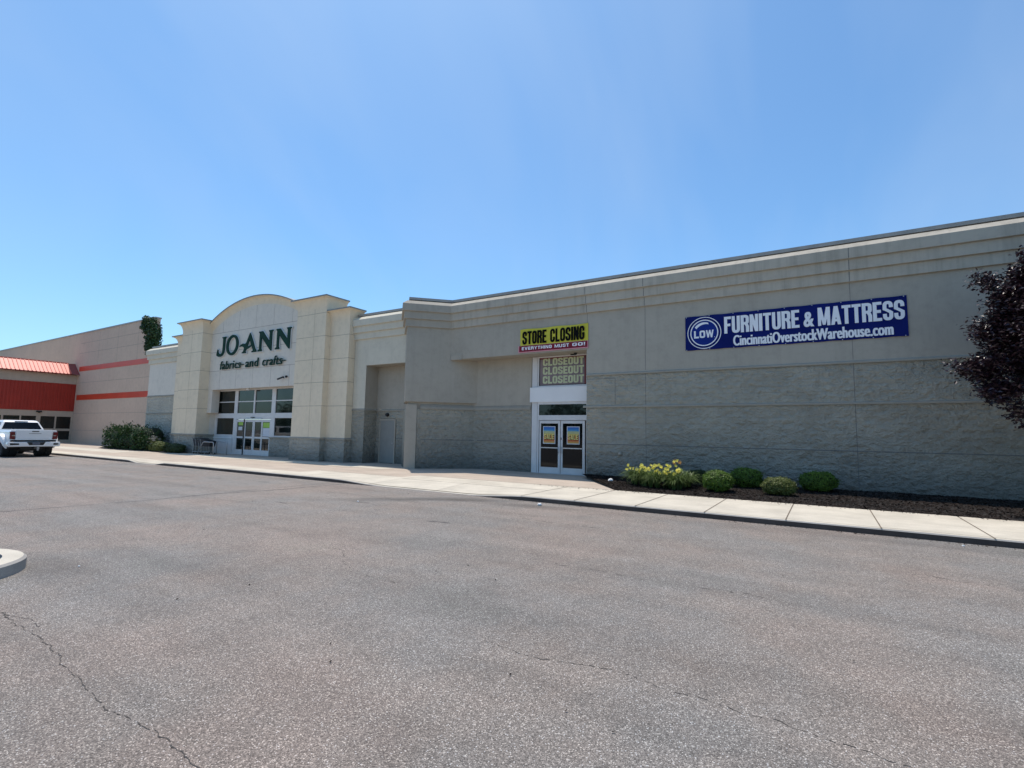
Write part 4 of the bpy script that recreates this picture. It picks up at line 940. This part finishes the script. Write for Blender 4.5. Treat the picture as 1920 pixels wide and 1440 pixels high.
shrub('boxwood_shrub', 'smallest dark round shrub just right of the yellow daylilies', -3.66, 17.75, 0.62, 0.5, 0.66, 'boxdark', 1, SG, n=4600)
shrub('boxwood_shrub', 'bright green round shrub standing nearest the daylilies at the bed front', -2.74, 16.05, 0.82, 0.78, 0.77, 'boxwood', 2, SG)
shrub('boxwood_shrub', 'wide dark green shrub against the wall, third shrub from the daylilies', -2.12, 17.35, 0.90, 0.8, 0.82, 'boxwood', 3, SG)
shrub('boxwood_shrub', 'low faded olive green shrub closest to the sidewalk', -1.15, 16.1, 0.84, 0.74, 0.665, 'boxdry', 4, SG)
shrub('boxwood_shrub', 'green squarish shrub standing farthest right of the row', -0.22, 17.55, 0.98, 0.85, 0.80, 'boxwood', 5, SG, n=8800)

# daylilies
rd = random.Random(21)
dl = thing('daylily_clump', 'arching green daylily clump covered in pale yellow blooms', 'flowers', (-4.5, 16.1, 0.16))
mb = MB(); roots = []
for k in range(16):
    x = -5.35 + 1.72 * (k + rd.uniform(-.3, .3)) / 15; y = 16.15 + rd.uniform(-0.35, 0.45); roots.append((x, y))
for (x, y) in roots:
    z0 = mulch_z(x, y)
    for _ in range(125):
        t = rd.uniform(0, 2 * math.pi); ln = rd.uniform(0.50, 0.84); lean = rd.uniform(0.20, 0.56); w = rd.uniform(0.006, 0.012)
        d = Vector((math.cos(t), math.sin(t), 0)); e = Vector((-math.sin(t), math.cos(t), 0)) * w
        b0 = Vector((x, y, z0)) + d * 0.05 * rd.random(); P = []
        for q in range(5):
            s = q / 4; P.append(b0 + d * lean * s ** 1.4 * (1 + 0.3 * s) + Vector((0, 0, ln * (s * 1.55 - s * s * (0.55 + 1.35 * lean))))) 
        i = len(mb.v); k_ = mb.mi('grassy')
        for q, p in enumerate(P):
            ww = (1, 1, .9, .6, .08)[q]; mb.v += [tuple(p - e * ww), tuple(p + e * ww)]
        for q in range(4): mb.f.append((i + 2 * q, i + 2 * q + 1, i + 2 * q + 3, i + 2 * q + 2)); mb.m.append(k_)
mb.build('leaf_blades', dl, fix=False, smooth=True)
def flower(x, y, z, mat, z0):
    m2 = MB(); m2.tube([(x * 0.98 + roots[7][0] * 0.02, y, z0), (x, y, z)], 0.004, 'grassy', 4)
    ax = Vector((rd.gauss(0, .45), -0.75 + rd.gauss(0, .3), 0.55 + rd.gauss(0, .25))).normalized(); ux = ax.cross(Vector((0, 0, 1))).normalized(); vx = ax.cross(ux); c = Vector((x, y, z))
    for ring, (ln_, op, wd) in enumerate(((0.062, 0.020, 0.022), (0.055, 0.034, 0.026))):
        for q in range(3):
            t = q * 2 * math.pi / 3 + ring * math.pi / 3; d = ux * math.cos(t) + vx * math.sin(t); e = (vx * math.cos(t) - ux * math.sin(t)) * wd
            m2.face([c, c + d * ln_ * .5 + e + ax * op, c + d * ln_ + ax * op * .9, c + d * ln_ * .5 - e + ax * op], mat)
    m2.build('flower', dl, fix=False)
for k in range(58):
    x = rd.uniform(-5.2, -3.8); y = rd.uniform(15.75, 16.3); z = rd.uniform(0.52, 0.90) - 0.14 * abs(x + 4.5)
    flower(x, y, z, 'petal', mulch_z(x, y))
for k in range(6): flower(-3.95 + rd.uniform(-.12, .12), 16.2 + rd.uniform(-.1, .1), rd.uniform(0.88, 1.02), 'wilt' if k % 3 else 'petal', 0.2)
for x, z in ((-5.42, .80), (-5.48, .66), (-5.36, .70)): flower(x, 16.0, z, 'petal', 0.2)

# juniper by the left wing
rj = random.Random(31)
ju = thing('juniper_bush', 'large spreading dark green juniper beside the beige hardware store wall', 'bush', (-43.3, 17.2, 0.14))
mb = MB()
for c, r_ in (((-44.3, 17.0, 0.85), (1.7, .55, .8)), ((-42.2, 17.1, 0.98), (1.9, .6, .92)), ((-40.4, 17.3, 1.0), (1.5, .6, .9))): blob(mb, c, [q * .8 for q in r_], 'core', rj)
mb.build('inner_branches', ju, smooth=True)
mb = MB()
for k in range(120):
    u = rj.random(); x = -46.0 + 6.6 * u; y = 17.1 + rj.uniform(-.65, .5)
    h = 0.45 + 0.98 * math.sin(math.pi * min(1, u * .75 + .22)) * rj.uniform(0.45, 1.22)
    b0 = Vector((-43.6 + (x + 43.6) * 0.75, 17.3, 0.25)); tip_ = Vector((x + rj.uniform(-.3, .3), y, 0.25 + h + rj.uniform(0, .3)))
    for q in range(95):
        s = 0.35 + 0.65 * rj.random() ** 0.7; p = b0.lerp(tip_, s) + Vector((rj.gauss(0, .16), rj.gauss(0, .13), rj.gauss(0, .11) - 0.15 * (1 - s)))
        d = (tip_ - b0).normalized() + Vector((rj.gauss(0, .5), rj.gauss(0, .5), rj.gauss(0, .35))); d.normalize(); e = d.cross(Vector((rj.gauss(0, 1), rj.gauss(0, 1), rj.gauss(0, 1)))).normalized()
        sz = rj.uniform(0.05, 0.14)
        mb.face([p - d * sz * .5, p + e * sz * .28, p + d * sz, p - e * sz * .28], 'juniper')
leafy(mb, (-44.6, 16.9, .7), (1.45, .6, .62), 3000, 'juniper', .05, rj, .85, lump=.25); leafy(mb, (-42.2, 17.0, .8), (2.0, .65, .8), 4200, 'juniper', .05, rj, .85, lump=.25); leafy(mb, (-40.4, 17.2, .85), (1.4, .65, .85), 3000, 'juniper', .05, rj, .85, lump=.25)
mb.build('foliage', ju, fix=False)
# grey perennial and two low shrubs
pr = thing('perennial_plant', 'pale grey flowering plant at the right foot of the large juniper', 'plant', (-39.1, 16.9, 0.15))
mb = MB()
for k in range(60):
    x = -39.1 + rj.uniform(-.45, .5); y = 16.9 + rj.uniform(-.25, .25); z = rj.uniform(.5, 1.12)
    mb.tube([(x * .6 - 39.1 * .4, 16.95, .15), (x, y, z)], 0.008, 'boxdry', 4)
mb.build('stems', pr)
mb = MB()
for k in range(26): leafy(mb, (-39.0 + rj.uniform(-.45, .5), 16.9 + rj.uniform(-.25, .25), rj.uniform(.6, 1.15)), (.13, .1, .04), 40, 'greyleaf', .035, rj, .3)
leafy(mb, (-39.1, 16.95, .45), (.5, .35, .35), 900, 'boxdry', .04, rj, .5)
mb.build('flower_heads', pr, fix=False)
shrub('low_shrub', 'light green low mound shrub between the juniper and the dark shrub', -38.1, 16.9, 1.7, 0.8, 0.80, 'boxdry', 8, 'low shrubs by the cream pillar', 0.04, 4000)
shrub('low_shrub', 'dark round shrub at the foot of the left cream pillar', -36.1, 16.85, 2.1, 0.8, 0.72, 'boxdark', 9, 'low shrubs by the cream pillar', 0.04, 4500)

# vine on the wall end
vn = thing('climbing_vine', 'dark green vine climbing over the top end of the beige wall', 'vine', (-47.4, 20, 7))
mb = MB(); rv = random.Random(41)
mb.tube([(-47.9, 19.9, 7.4), (-48.0, 19.88, 8.8), (-48.6, 19.9, 10.6)], 0.04, 'bark', 6); mb.build('stem', vn)
mb = MB()
for (x, z, rx, rz_) in ((-48.9, 10.75, .55, .4), (-48.5, 10.1, .85, .6), (-48.1, 9.4, .75, .6), (-48.0, 8.7, .62, .6), (-47.9, 8.2, .55, .5), (-47.7, 10.4, .4, .5), (-49.2, 10.3, .35, .3), (-47.5, 9.7, .45, .5)):
    leafy(mb, (x, 19.85, z), (rx, .28, rz_), 700, 'vine', .085, rv, .2, lump=.3)
leafy(mb, (-47.55, 20.2, 9.3), (.2, .35, 1.2), 900, 'vine', .08, rv, .2)
mb.build('foliage', vn, fix=False)

# purple-leaved tree
rt = random.Random(51)
tr = thing('purple_leaf_tree', 'dark purple leaved plum tree at the right edge of the mulch bed', 'tree', (5.5, 15.9, 0.15))
tc_ = Vector((6.0, 15.75, 4.35)); trad = Vector((2.6, 2.2, 2.35))
mb = MB()
mb.tube([(5.5, 15.9, 0.1), (5.48, 15.88, 0.8), (5.55, 15.85, 1.5)], [0.13, 0.11, 0.10], 'bark', 12)
limbs = []
for k in range(26):
    t = 2 * math.pi * k / 26 * 2.4; el = rt.uniform(0.15, 1.3)
    d = Vector((math.cos(t) * math.cos(el) * trad.x, math.sin(t) * math.cos(el) * trad.y, math.sin(el) * trad.z)) * rt.uniform(.75, .95)
    s0 = Vector((5.55, 15.85, rt.uniform(1.2, 1.9))); e = tc_ + d - Vector((0, 0, rt.uniform(.3, 1.0)))
    m_ = s0.lerp(e, .45) + Vector((rt.gauss(0, .12), rt.gauss(0, .12), .25)); mb.tube([s0, m_, e], [0.05, 0.03, 0.010], 'bark', 6); limbs.append((s0, m_, e))
mtr = mb
clumps = []
for k in range(1500):
    d = Vector((rt.gauss(0, 1), rt.gauss(0, 1), rt.gauss(0, 1))).normalized(); r_ = rt.uniform(0.25, 1.0) ** 0.5
    p = tc_ + Vector((d.x * trad.x, d.y * trad.y, d.z * trad.z)) * r_ * (0.93 + 0.34 * noise.noise(d * 2.1 + Vector((3.3, 1.2, 0))) + 0.14 * noise.noise(d * 5.0))
    if noise.noise(p * 0.9 + Vector((9, 2, 4))) < -0.24 and r_ > 0.7: continue
    if p.z < 2.0 or p.x > 8: continue
    clumps.append(p)
for k in range(620):
    q = Vector((rt.uniform(3.75, 5.4), rt.uniform(14.3, 16.6), rt.uniform(2.3, 6.3))); e = q - tc_
    if (e.x / (trad.x * .93)) ** 2 + (e.y / trad.y) ** 2 + (e.z / (trad.z * .95)) ** 2 < 1: clumps.append(q)
# outlying sprays seen against the wall
for q in ((3.75, 15.5, 5.95), (3.9, 15.5, 6.1), (4.1, 15.6, 6.2), (3.5, 15.5, 5.6), (2.55, 15.5, 3.45), (2.7, 15.6, 3.42), (2.85, 15.5, 3.5), (3.0, 15.6, 3.3), (2.8, 15.5, 4.25), (2.78, 15.6, 4.42), (2.95, 15.5, 4.2), (3.15, 15.5, 5.0), (3.3, 15.5, 5.15), (3.25, 15.6, 4.8), (3.0, 15.6, 4.0), (2.95, 15.5, 2.98), (3.15, 15.5, 2.8), (3.3, 15.5, 2.95), (3.55, 15.5, 2.45), (3.75, 15.5, 2.2), (3.7, 15.5, 5.4), (3.95, 15.5, 5.85), (3.1, 15.5, 4.6), (3.05, 15.6, 3.6)):
    q = (q[0] + (.12 if q[2] < 3.7 else .30), q[1], q[2])
    clumps.append(Vector(q)); clumps.append(Vector((q[0] + .16, q[1] + .1, q[2] - .05))); clumps.append(Vector((q[0] + .32, q[1], q[2] + .04)))
mb = MB(); mt = mtr
for p in clumps:
    if rt.random() < .30:
        b0 = p.lerp(tc_, .28); mt.tube([b0 - Vector((0, 0, .1)), p], [0.009, 0.004], 'bark', 4)
    n_ = 70 if p.x < 3.1 else (170 if p.x < 4.5 else (90 if p.x < 5.2 else 10))
    for _ in range(n_):
        c = p + Vector((rt.gauss(0, .11), rt.gauss(0, .15), rt.gauss(0, .10)))
        a = Vector((rt.gauss(0, .7), rt.gauss(0, .7), 1)).normalized(); u = a.cross(Vector((rt.gauss(0, 1), rt.gauss(0, 1), rt.gauss(0, 1)))).normalized(); w = a.cross(u)
        s = rt.uniform(.034, .062)
        i = len(mb.v); k_ = mb.mi('purple'); cup = a * s * .25
        mb.v += [tuple(c - u * s), tuple(c + w * s * .55 + cup), tuple(c + u * s * 1.1), tuple(c - w * s * .55 + cup)]
        mb.f += [(i, i + 1, i + 2), (i, i + 2, i + 3)]; mb.m += [k_, k_]
mb.build('crown', tr, fix=False); mt.build('trunk', tr, smooth=True)

# ================================================================== PICKUP TRUCK (heading -X, tail toward the camera)
tk = thing('pickup_truck', 'white dual rear wheel pickup truck seen from behind at the kerb', 'pickup truck', (-40, 10.2, 0))
XR = -37.2; yc = 10.2; hw = 1.0
mb = MB()
# bed and lower body: loft of rounded sections along x
def sect(x, w, z0, z1, r=0.09, top_in=0.03):
    P = []
    for (sx_, sz_) in ((-1, 0), (1, 0), (1, 1), (-1, 1)):
        pass
    y0, y1 = yc - w, yc + w
    pts = [(y0 + .05, z0), (y1 - .05, z0), (y1, z0 + .08), (y1 + .015, (z0 + z1) * .5), (y1 - .005, z1 - .12), (y1 - top_in - .03, z1), (y0 + top_in + .03, z1), (y0 + .005, z1 - .12), (y0 - .015, (z0 + z1) * .5), (y0, z0 + .08)]
    return [(x, a, b) for a, b in pts]
def loft(mb, secs, mat, cap=True):
    i = len(mb.v); n = len(secs[0]); k = mb.mi(mat)
    for s_ in secs: mb.v += s_
    for a in range(len(secs) - 1):
        for j in range(n): mb.f.append((i + a * n + j, i + a * n + (j + 1) % n, i + (a + 1) * n + (j + 1) % n, i + (a + 1) * n + j)); mb.m.append(k)
    if cap: mb.f.append(tuple(i + j for j in range(n))[::-1]); mb.f.append(tuple(i + (len(secs) - 1) * n + j for j in range(n))); mb.m += [k, k]
loft(mb, [sect(XR - .02, hw, .80, 1.47), sect(XR - .3, hw, .62, 1.47), sect(XR - 2.1, hw, .55, 1.47), sect(XR - 2.5, hw, .50, 1.47), sect(XR - 4.4, hw, .50, 1.40), sect(XR - 5.4, hw - .02, .50, 1.34), sect(XR - 6.15, hw - .10, .50, 1.20)], 'paint')
body = mb.build('body', tk, bevel=0.02)
# fenders (dual rear wheels)
for s in (-1, 1):
    m2 = MB(); secs = []
    for k in range(13):
        t = math.pi * k / 12; x = XR - 1.15 + 0.72 * math.cos(t); zt = 0.55 + 0.62 * math.sin(t)
        bul = 0.26 * math.sin(t) ** 0.5 if 0 < k < 12 else 0.02
        y0 = yc + s * (hw - .05); y1 = yc + s * (hw + bul)
        secs.append([(x, y0, zt + .14), (x, y1 - s * .05, zt + .10), (x, y1, zt - .02), (x, y1, zt - .09), (x, y0, zt - .09)])
    loft(m2, secs, 'paint'); m2.build('rear_fender', tk, smooth=False, bevel=0.015)
# cab
mb = MB()
def cabsec(z, xr, xf, w): return [(xr, yc - w, z), (xr, yc + w, z), (xf, yc + w, z), (xf, yc - w, z)]
loft(mb, [cabsec(1.40, XR - 2.03, XR - 4.75, .98), cabsec(1.52, XR - 2.05, XR - 4.6, .95), cabsec(1.93, XR - 2.32, XR - 3.9, .77), cabsec(2.01, XR - 2.50, XR - 3.7, .70), cabsec(2.03, XR - 2.7, XR - 3.5, .60)], 'paint')
cab = mb.build('cab', tk, bevel=0.03)
mb = MB()
mb.face([(XR - 2.055, yc - .86, 1.515), (XR - 2.055, yc + .86, 1.515), (XR - 2.285, yc + .70, 1.90), (XR - 2.285, yc - .70, 1.90)], 'glass')
o = mb.build('rear_window', cab); o.location.x += 0.02
for s in (-1, 1):
    mb = MB(); mb.face([(XR - 2.3, yc + s * .955, 1.52), (XR - 4.4, yc + s * .955, 1.52), (XR - 3.85, yc + s * .80, 1.90), (XR - 2.5, yc + s * .80, 1.90)], 'glass'); o = mb.build('side_window', cab); o.location.y += s * .012
    mb = MB(); mb.tube([(XR - 3.9, yc + s * .95, 1.45), (XR - 3.9, yc + s * 1.12, 1.47)], .02, 'black'); mb.box(XR - 3.98, XR - 3.86, yc + s * 1.12, yc + s * 1.32, 1.38, 1.66, 'black'); mb.build('wing_mirror', tk, bevel=.02)
part('third_brake_light', cab, (XR - 2.38, XR - 2.31, yc - .28, yc + .28, 1.935, 1.965), mat='black')
# tailgate
tg = MB(); tg.box(XR - .04, XR + .03, yc - .76, yc + .76, .93, 1.49, 'paint'); tg = tg.build('tailgate', tk, bevel=.02)
part('crease', tg, (XR + .031, XR + .04, yc - .70, yc + .70, 1.02, 1.035), (XR + .031, XR + .04, yc - .70, yc + .70, 1.22, 1.228), mat='paint')
part('handle', tg, (XR + .031, XR + .05, yc - .12, yc + .17, 1.385, 1.43), mat='black')
mb = MB(); mb.box(XR + .031, XR + .037, yc - .24, yc + .28, 1.27, 1.31, 'pipe'); mb.build('badge', tg)
for s in (-1, 1):
    mb = MB(); mb.prism([(yc + s * .775, .96), (yc + s * .99, .99), (yc + s * 1.0, 1.38), (yc + s * .80, 1.38)], 'x', XR - .12, XR + .025, 'taillight'); lt = mb.build('tail_light', tk, bevel=.015)
    mb = MB(); mb.box(XR + .0255, XR + .032, yc + s * .80, yc + s * .93, 1.15, 1.20, 'chrome'); mb.build('reverse_lens', lt)
# bumper
mb = MB(); sec = [(yc - 1.08, .58), (yc + 1.08, .58), (yc + 1.12, .70), (yc + 1.08, .84), (yc + .45, .84), (yc + .36, .80), (yc - .30, .80), (yc - .40, .84), (yc - 1.08, .84), (yc - 1.12, .70)]
mb.prism(sec, 'x', XR - .1, XR + .19, 'paint'); bp_ = mb.build('rear_bumper', tk, bevel=.03)
part('bumper_gap', tk, (XR - .15, XR - .02, yc - .95, yc + .95, .84, .93), mat='black')
mb = MB(); mb.prism([(yc - .33, .83), (yc + .45, .83), (yc + .36, .655), (yc - .22, .655)], 'x', XR + .185, XR + .197, 'black'); mb.build('plate_recess', bp_)
part('number_plate', bp_, (XR + .198, XR + .206, yc - .10, yc + .22, .68, .80), mat='plate')
for a, b in ((-1.0, -.63), (.80, 1.02)):
    mb = MB(); mb.prism([(yc + a, .66), (yc + b, .68), (yc + b - .02, .76), (yc + a, .77)], 'x', XR + .185, XR + .196, 'black'); mb.build('bumper_vent', bp_)
part('tow_hitch', tk, (XR - .3, XR + .22, yc + .10, yc + .20, .44, .56), (XR + .05, XR + .22, yc + .12, yc + .18, .36, .46), mat='pipe')
part('underbody', tk, (XR - 5.6, XR - .25, yc - .45, yc + .45, .42, .62), (XR - 1.3, XR - 1.0, yc - .9, yc + .9, .30, .50), (XR - 2.0, XR - .2, yc - .92, yc + .92, .50, .60), mat='black')  # underbody, its wide black plate added for the dark shadow beneath
def wheel(x, y0, y1, s):
    mb = MB(); r_ = .40; ym = (y0 + y1) / 2; w = (y1 - y0) / 2
    mb.lathe((x, ym, r_), [(.24, -w), (r_ - .03, -w), (r_, -w + .04), (r_, w - .04), (r_ - .03, w), (.24, w)], 'y', 'tyre', 28)
    o = mb.build('wheel', tk, smooth=False)
    mb = MB(); mb.lathe((x, ym, r_), [(.001, -w + .06), (.10, -w + .05), (.20, -w + .09), (.239, -w + .01)], 'y', 'rim', 20); mb.lathe((x, ym, r_), [(.239, w - .01), (.20, w - .09), (.10, w - .05), (.001, w - .06)], 'y', 'rim', 20); mb.build('rim', o)
for s in (-1, 1):
    for d0, d1 in ((.42, .735), (.745, 1.06)):
        a, b = sorted((yc + s * d0, yc + s * d1)); wheel(XR - 1.15, a, b, s)
    a, b = sorted((yc + s * .70, yc + s * .98)); wheel(XR - 5.2, a, b, s)

# ================================================================== CARTS AND RAILS
def make_cart(x, y, label):
    c = thing('shopping_cart', label, 'shopping cart', (x, y, ZS), 'shopping carts parked by the craft store entrance')
    z = ZS; L_ = .95; w = .27
    mb = MB()
    top = [(x - .02, -w, z + .92), (x + L_, -w * .75, z + .82), (x + L_, w * .75, z + .82), (x - .02, w, z + .92)]
    bot = [(x + .12, -w * .85, z + .52), (x + L_ - .08, -w * .6, z + .50), (x + L_ - .08, w * .6, z + .50), (x + .12, w * .85, z + .52)]
    T = [Vector((a, y + b, c_)) for a, b, c_ in top]; B = [Vector((a, y + b, c_)) for a, b, c_ in bot]
    for q in range(4):
        q2 = (q + 1) % 4
        for k in range(9):
            s = k / 8; mb.tube([T[q].lerp(T[q2], s), B[q].lerp(B[q2], s)], .010, 'navy', 4)
        for k in range(5):
            s = k / 4; mb.tube([T[q].lerp(B[q], s), T[q2].lerp(B[q2], s)], .012, 'navy', 4)
    for q in range(4): mb.face([T[q] * .985 + B[q] * .015, T[(q + 1) % 4] * .985 + B[(q + 1) % 4] * .015, B[(q + 1) % 4], B[q]], 'navy')
    for k in range(7): s = k / 6; mb.tube([B[0].lerp(B[1], s), B[3].lerp(B[2], s)], .008, 'navy', 4)
    mb.build('basket', c)
    mb = MB()
    for s in (-1, 1): mb.tube([(x - .08, y + s * w, z + .98), (x + .05, y + s * w * .9, z + .5), (x + .05, y + s * w, z + .14), (x + .85, y + s * w * .7, z + .14), (x + .80, y + s * w * .7, z + .5)], .013, 'pipe', 6)
    mb.build('frame', c)
    mb = MB(); mb.tube([(x - .08, y - w - .02, z + .98), (x - .08, y + w + .02, z + .98)], .02, 'navy', 8); mb.build('handle', c)
    for a in (.05, .85):
        for s in (-1, 1):
            mb = MB(); mb.lathe((x + a, y + s * w * .75, z + .062), [(.03, -.018), (.06, -.016), (.06, .016), (.03, .018)], 'y', 'black', 14); mb.build('wheel', c)
    return c
def copy_tree(o, parent=None):
    c = o.copy(); COL.objects.link(c); c.parent = parent
    for ch in [q for q in bpy.data.objects if q.parent is o]: copy_tree(ch, c)
    return c
cart0 = make_cart(-34.42, 17.40, 'leftmost dark shopping cart in the row beside the cream pillar')
for k, lab in ((1, 'second dark shopping cart from the left, nested behind the first'), (2, 'third dark shopping cart from the left, nested in the row'), (3, 'rightmost dark shopping cart in the row by the light bar')):
    cc = copy_tree(cart0); cc.location = (-34.42 + k * .30, 17.40 + (.03 if k == 2 else 0), ZS); cc['label'] = lab
def rail(y, pts, lab):
    mb = MB(); P = []
    for k, p in enumerate(pts):
        if 0 < k < len(pts) - 1:
            a, b, c = Vector(pts[k - 1]), Vector(p), Vector(pts[k + 1]); r_ = .10
            d1 = (a - b).normalized() * r_; d2 = (c - b).normalized() * r_
            P += [b + d1, b + d1 * .35 + d2 * .35, b + d2]
        else: P.append(Vector(p))
    mb.tube([(p.x, y, p.y) for p in P], .027, 'pipe', 10); o = mb.build('cart_rail', base=(pts[0][0], y, ZS), smooth=True); tag(o, lab, 'rail', 'bent pipe rails round the carts')
rail(17.02, [(-33.62, ZS), (-32.98, .90), (-31.78, .90), (-31.78, ZS)], 'bent steel pipe rail with one slanted leg in front of the carts')
rail(17.85, [(-32.95, ZS), (-32.95, .92), (-31.80, .92), (-31.80, ZS)], 'square bent pipe rail nearer the glass doors')

# leaf bits and grit swept along the gutter
rg = random.Random(91); mb = MB()
def gut(r):
    x = r.uniform(-9, 9); return x, KY - abs(r.gauss(0, .10)) - .02, 0.0
chips(mb, 900, gut, rg, 'chip', .006, .018)
def lot(r): return r.uniform(-14, 6), r.uniform(2.5, 11), 0.0
chips(mb, 120, lot, rg, 'chip', .006, .016)
def walk(r):
    x = r.uniform(-8, 9); return x, 14.62 - abs(r.gauss(0, .15)), ZS + .002
chips(mb, 420, walk, rg, 'chip', .008, .022)
o = mb.build('gutter_debris', fix=False); tag(o, 'dark bark and leaf bits scattered along the kerb and sidewalk edge', 'debris', kind='stuff')

# ================================================================== TRAFFIC ISLAND, LITTER
ic = Vector((-8.86, 1.42)); mb = MB()
def isl(r_, n=26):
    P = [(ic.x - r_, -9)]
    for k in range(n + 1):
        t = math.pi - math.pi * k / n; P.append((ic.x + r_ * math.cos(t) * 1.0, ic.y + r_ * math.sin(t) * (1 + .06 * math.sin(t * 2))))
    P.append((ic.x + r_, -9)); return P
o1, o2, i1 = isl(0.995), isl(0.965), isl(0.78)
for k in range(len(o1) - 1):
    a, b = o1[k], o1[k + 1]; c, d = o2[k], o2[k + 1]; e, f = i1[k], i1[k + 1]
    mb.face([(*a, 0), (*b, 0), (*b, .125), (*a, .125)], 'kerb'); mb.face([(*a, .125), (*b, .125), (*d, .15), (*c, .15)], 'kerb')
    mb.face([(*c, .15), (*d, .15), (*f, .15), (*e, .15)], 'conc'); mb.face([(*e, .15), (*f, .15), (*f, .06), (*e, .06)], 'kerb')
o = mb.build('island_kerb', smooth=False); tag(o, kind='structure')
mb = MB(); mb.face([(x, y, .10) for x, y in i1], 'mulch'); o = mb.build('island_bed'); tag(o, kind='structure')
rl = random.Random(61)
def litter(x, y, z, s, lab, seed):
    r_ = random.Random(seed); mb = MB()
    def f(u, v):
        th = math.pi * v; ph = 2 * math.pi * u; d = Vector((math.sin(th) * math.cos(ph), math.sin(th) * math.sin(ph), math.cos(th)))
        return Vector((x, y, z + s * .6)) + Vector((d.x * s, d.y * s * .8, d.z * s * .62)) * (1 + .35 * noise.noise(d * 2.5 + Vector((seed, 0, 0))))
    mb.grid(f, 10, 7, 'litter'); o = mb.build('paper_litter', base=(x, y, z)); tag(o, lab, 'litter', 'bits of white litter')
litter(-6.02, 11.15, 0.0, .055, 'crumpled white litter ball lying on asphalt by the kerb end', 1)
litter(-6.25, 16.6, .18, .09, 'crumpled white paper on the left tip of the mulch bed', 2)
litter(-9.9, 8.9, 0, .025, 'tiny white scrap on asphalt left of the litter ball', 3)
litter(-8.0, 2.75, 0, .014, 'white pebble sized scrap by the island nose', 4)
litter(1.9, 11.4, 0, .02, 'tiny white scrap in the gutter under the blue banner', 5)

# far row of trees across the lot, behind the camera: it shows in the store glass
rz = random.Random(77); mb = MB()
for k in range(46):
    x = -150 + k * 5.2 + rz.uniform(-1.5, 1.5); y = -62 + rz.uniform(-5, 5); h = rz.uniform(6.5, 10.5)
    leafy(mb, (x, y, h * .58), (rz.uniform(3.2, 4.6), 3.0, h * .45), 420, 'boxdark', .48, rz, .5, lump=.3)
    mb.tube([(x, y, 0), (x, y, h * .5)], .22, 'bark', 6)
o = mb.build('distant_woods', fix=False); tag(o, 'far row of trees across the lot mirrored in the store glass', 'trees', kind='stuff')

# ================================================================== SKY, SUN, CAMERA
SKY_TINT = (0.83, 1.16, 1.32, 1)
sun_dir = Vector((-2.0, 1.2, 7.5)).normalized()
elev = math.asin(sun_dir.z); az = math.atan2(sun_dir.x, sun_dir.y)
w = bpy.data.worlds.new('World'); scene.world = w; w.use_nodes = True
nt = w.node_tree; bg = nt.nodes['Background']
sky = nt.nodes.new('ShaderNodeTexSky'); sky.sky_type = 'NISHITA'; sky.sun_disc = False; sky.sun_elevation = elev; sky.sun_rotation = az
sky.air_density = 1.0; sky.dust_density = 1.1; sky.ozone_density = 2.0; sky.altitude = 200
tint = nt.nodes.new('ShaderNodeMix'); tint.data_type = 'RGBA'; tint.blend_type = 'MULTIPLY'; tint.inputs[0].default_value = 1.0; tint.inputs[7].default_value = SKY_TINT
nt.links.new(sky.outputs[0], tint.inputs[6])
# faint high cirrus streaks
tc = nt.nodes.new('ShaderNodeTexCoord'); mp = nt.nodes.new('ShaderNodeMapping'); mp.inputs['Scale'].default_value = (4.0, 1.0, 1.6); mp.inputs['Rotation'].default_value = (0, 0, 0.9)
nz = nt.nodes.new('ShaderNodeTexNoise'); nz.inputs['Scale'].default_value = 1.1; nz.inputs['Detail'].default_value = 4; nz.inputs['Distortion'].default_value = 0.4
rp = nt.nodes.new('ShaderNodeValToRGB'); rp.color_ramp.elements[0].position = 0.38; rp.color_ramp.elements[0].color = (0, 0, 0, 1); rp.color_ramp.elements[1].position = 0.9; rp.color_ramp.elements[1].color = (0.30, 0.30, 0.30, 1)
mx = nt.nodes.new('ShaderNodeMix'); mx.data_type = 'RGBA'; mx.inputs[7].default_value = (4.2, 5.2, 6.6, 1)
nt.links.new(tc.outputs['Generated'], mp.inputs[0]); nt.links.new(mp.outputs[0], nz.inputs['Vector']); nt.links.new(nz.outputs[0], rp.inputs[0]); nt.links.new(rp.outputs[0], mx.inputs[0])
nt.links.new(tint.outputs[2], mx.inputs[6]); nt.links.new(mx.outputs[2], bg.inputs[0]); bg.inputs[1].default_value = 0.14
ld = bpy.data.lights.new('sun', 'SUN'); ld.energy = 4.0; ld.angle = R(0.53); ld.color = (1.0, 0.915, 0.82)
so = bpy.data.objects.new('sun', ld); COL.objects.link(so); so.rotation_euler = sun_dir.to_track_quat('Z', 'Y').to_euler(); so.location = (0, 0, 40)

cd = bpy.data.cameras.new('camera'); cam = bpy.data.objects.new('camera', cd); COL.objects.link(cam); scene.camera = cam
cd.sensor_width = 36; cd.lens = 951.7 / 1920 * 36; cd.clip_start = 0.05; cd.clip_end = 4000
yaw, pitch, roll = R(31.66), R(5.57), R(1.0)
f = Vector((-math.sin(yaw) * math.cos(pitch), math.cos(yaw) * math.cos(pitch), math.sin(pitch)))
r0 = Vector((math.cos(yaw), math.sin(yaw), 0)); u0 = r0.cross(f)
rr = r0 * math.cos(roll) + u0 * math.sin(roll); uu = -r0 * math.sin(roll) + u0 * math.cos(roll)
cam.matrix_world = Matrix(((rr.x, uu.x, -f.x, 0), (rr.y, uu.y, -f.y, 0), (rr.z, uu.z, -f.z, 1.75), (0, 0, 0, 1)))
scene.view_settings.view_transform = 'Standard'; scene.view_settings.look = 'None'; scene.view_settings.exposure = 0; scene.view_settings.gamma = 1
scene.render.engine = 'CYCLES'; scene.cycles.use_denoising = True
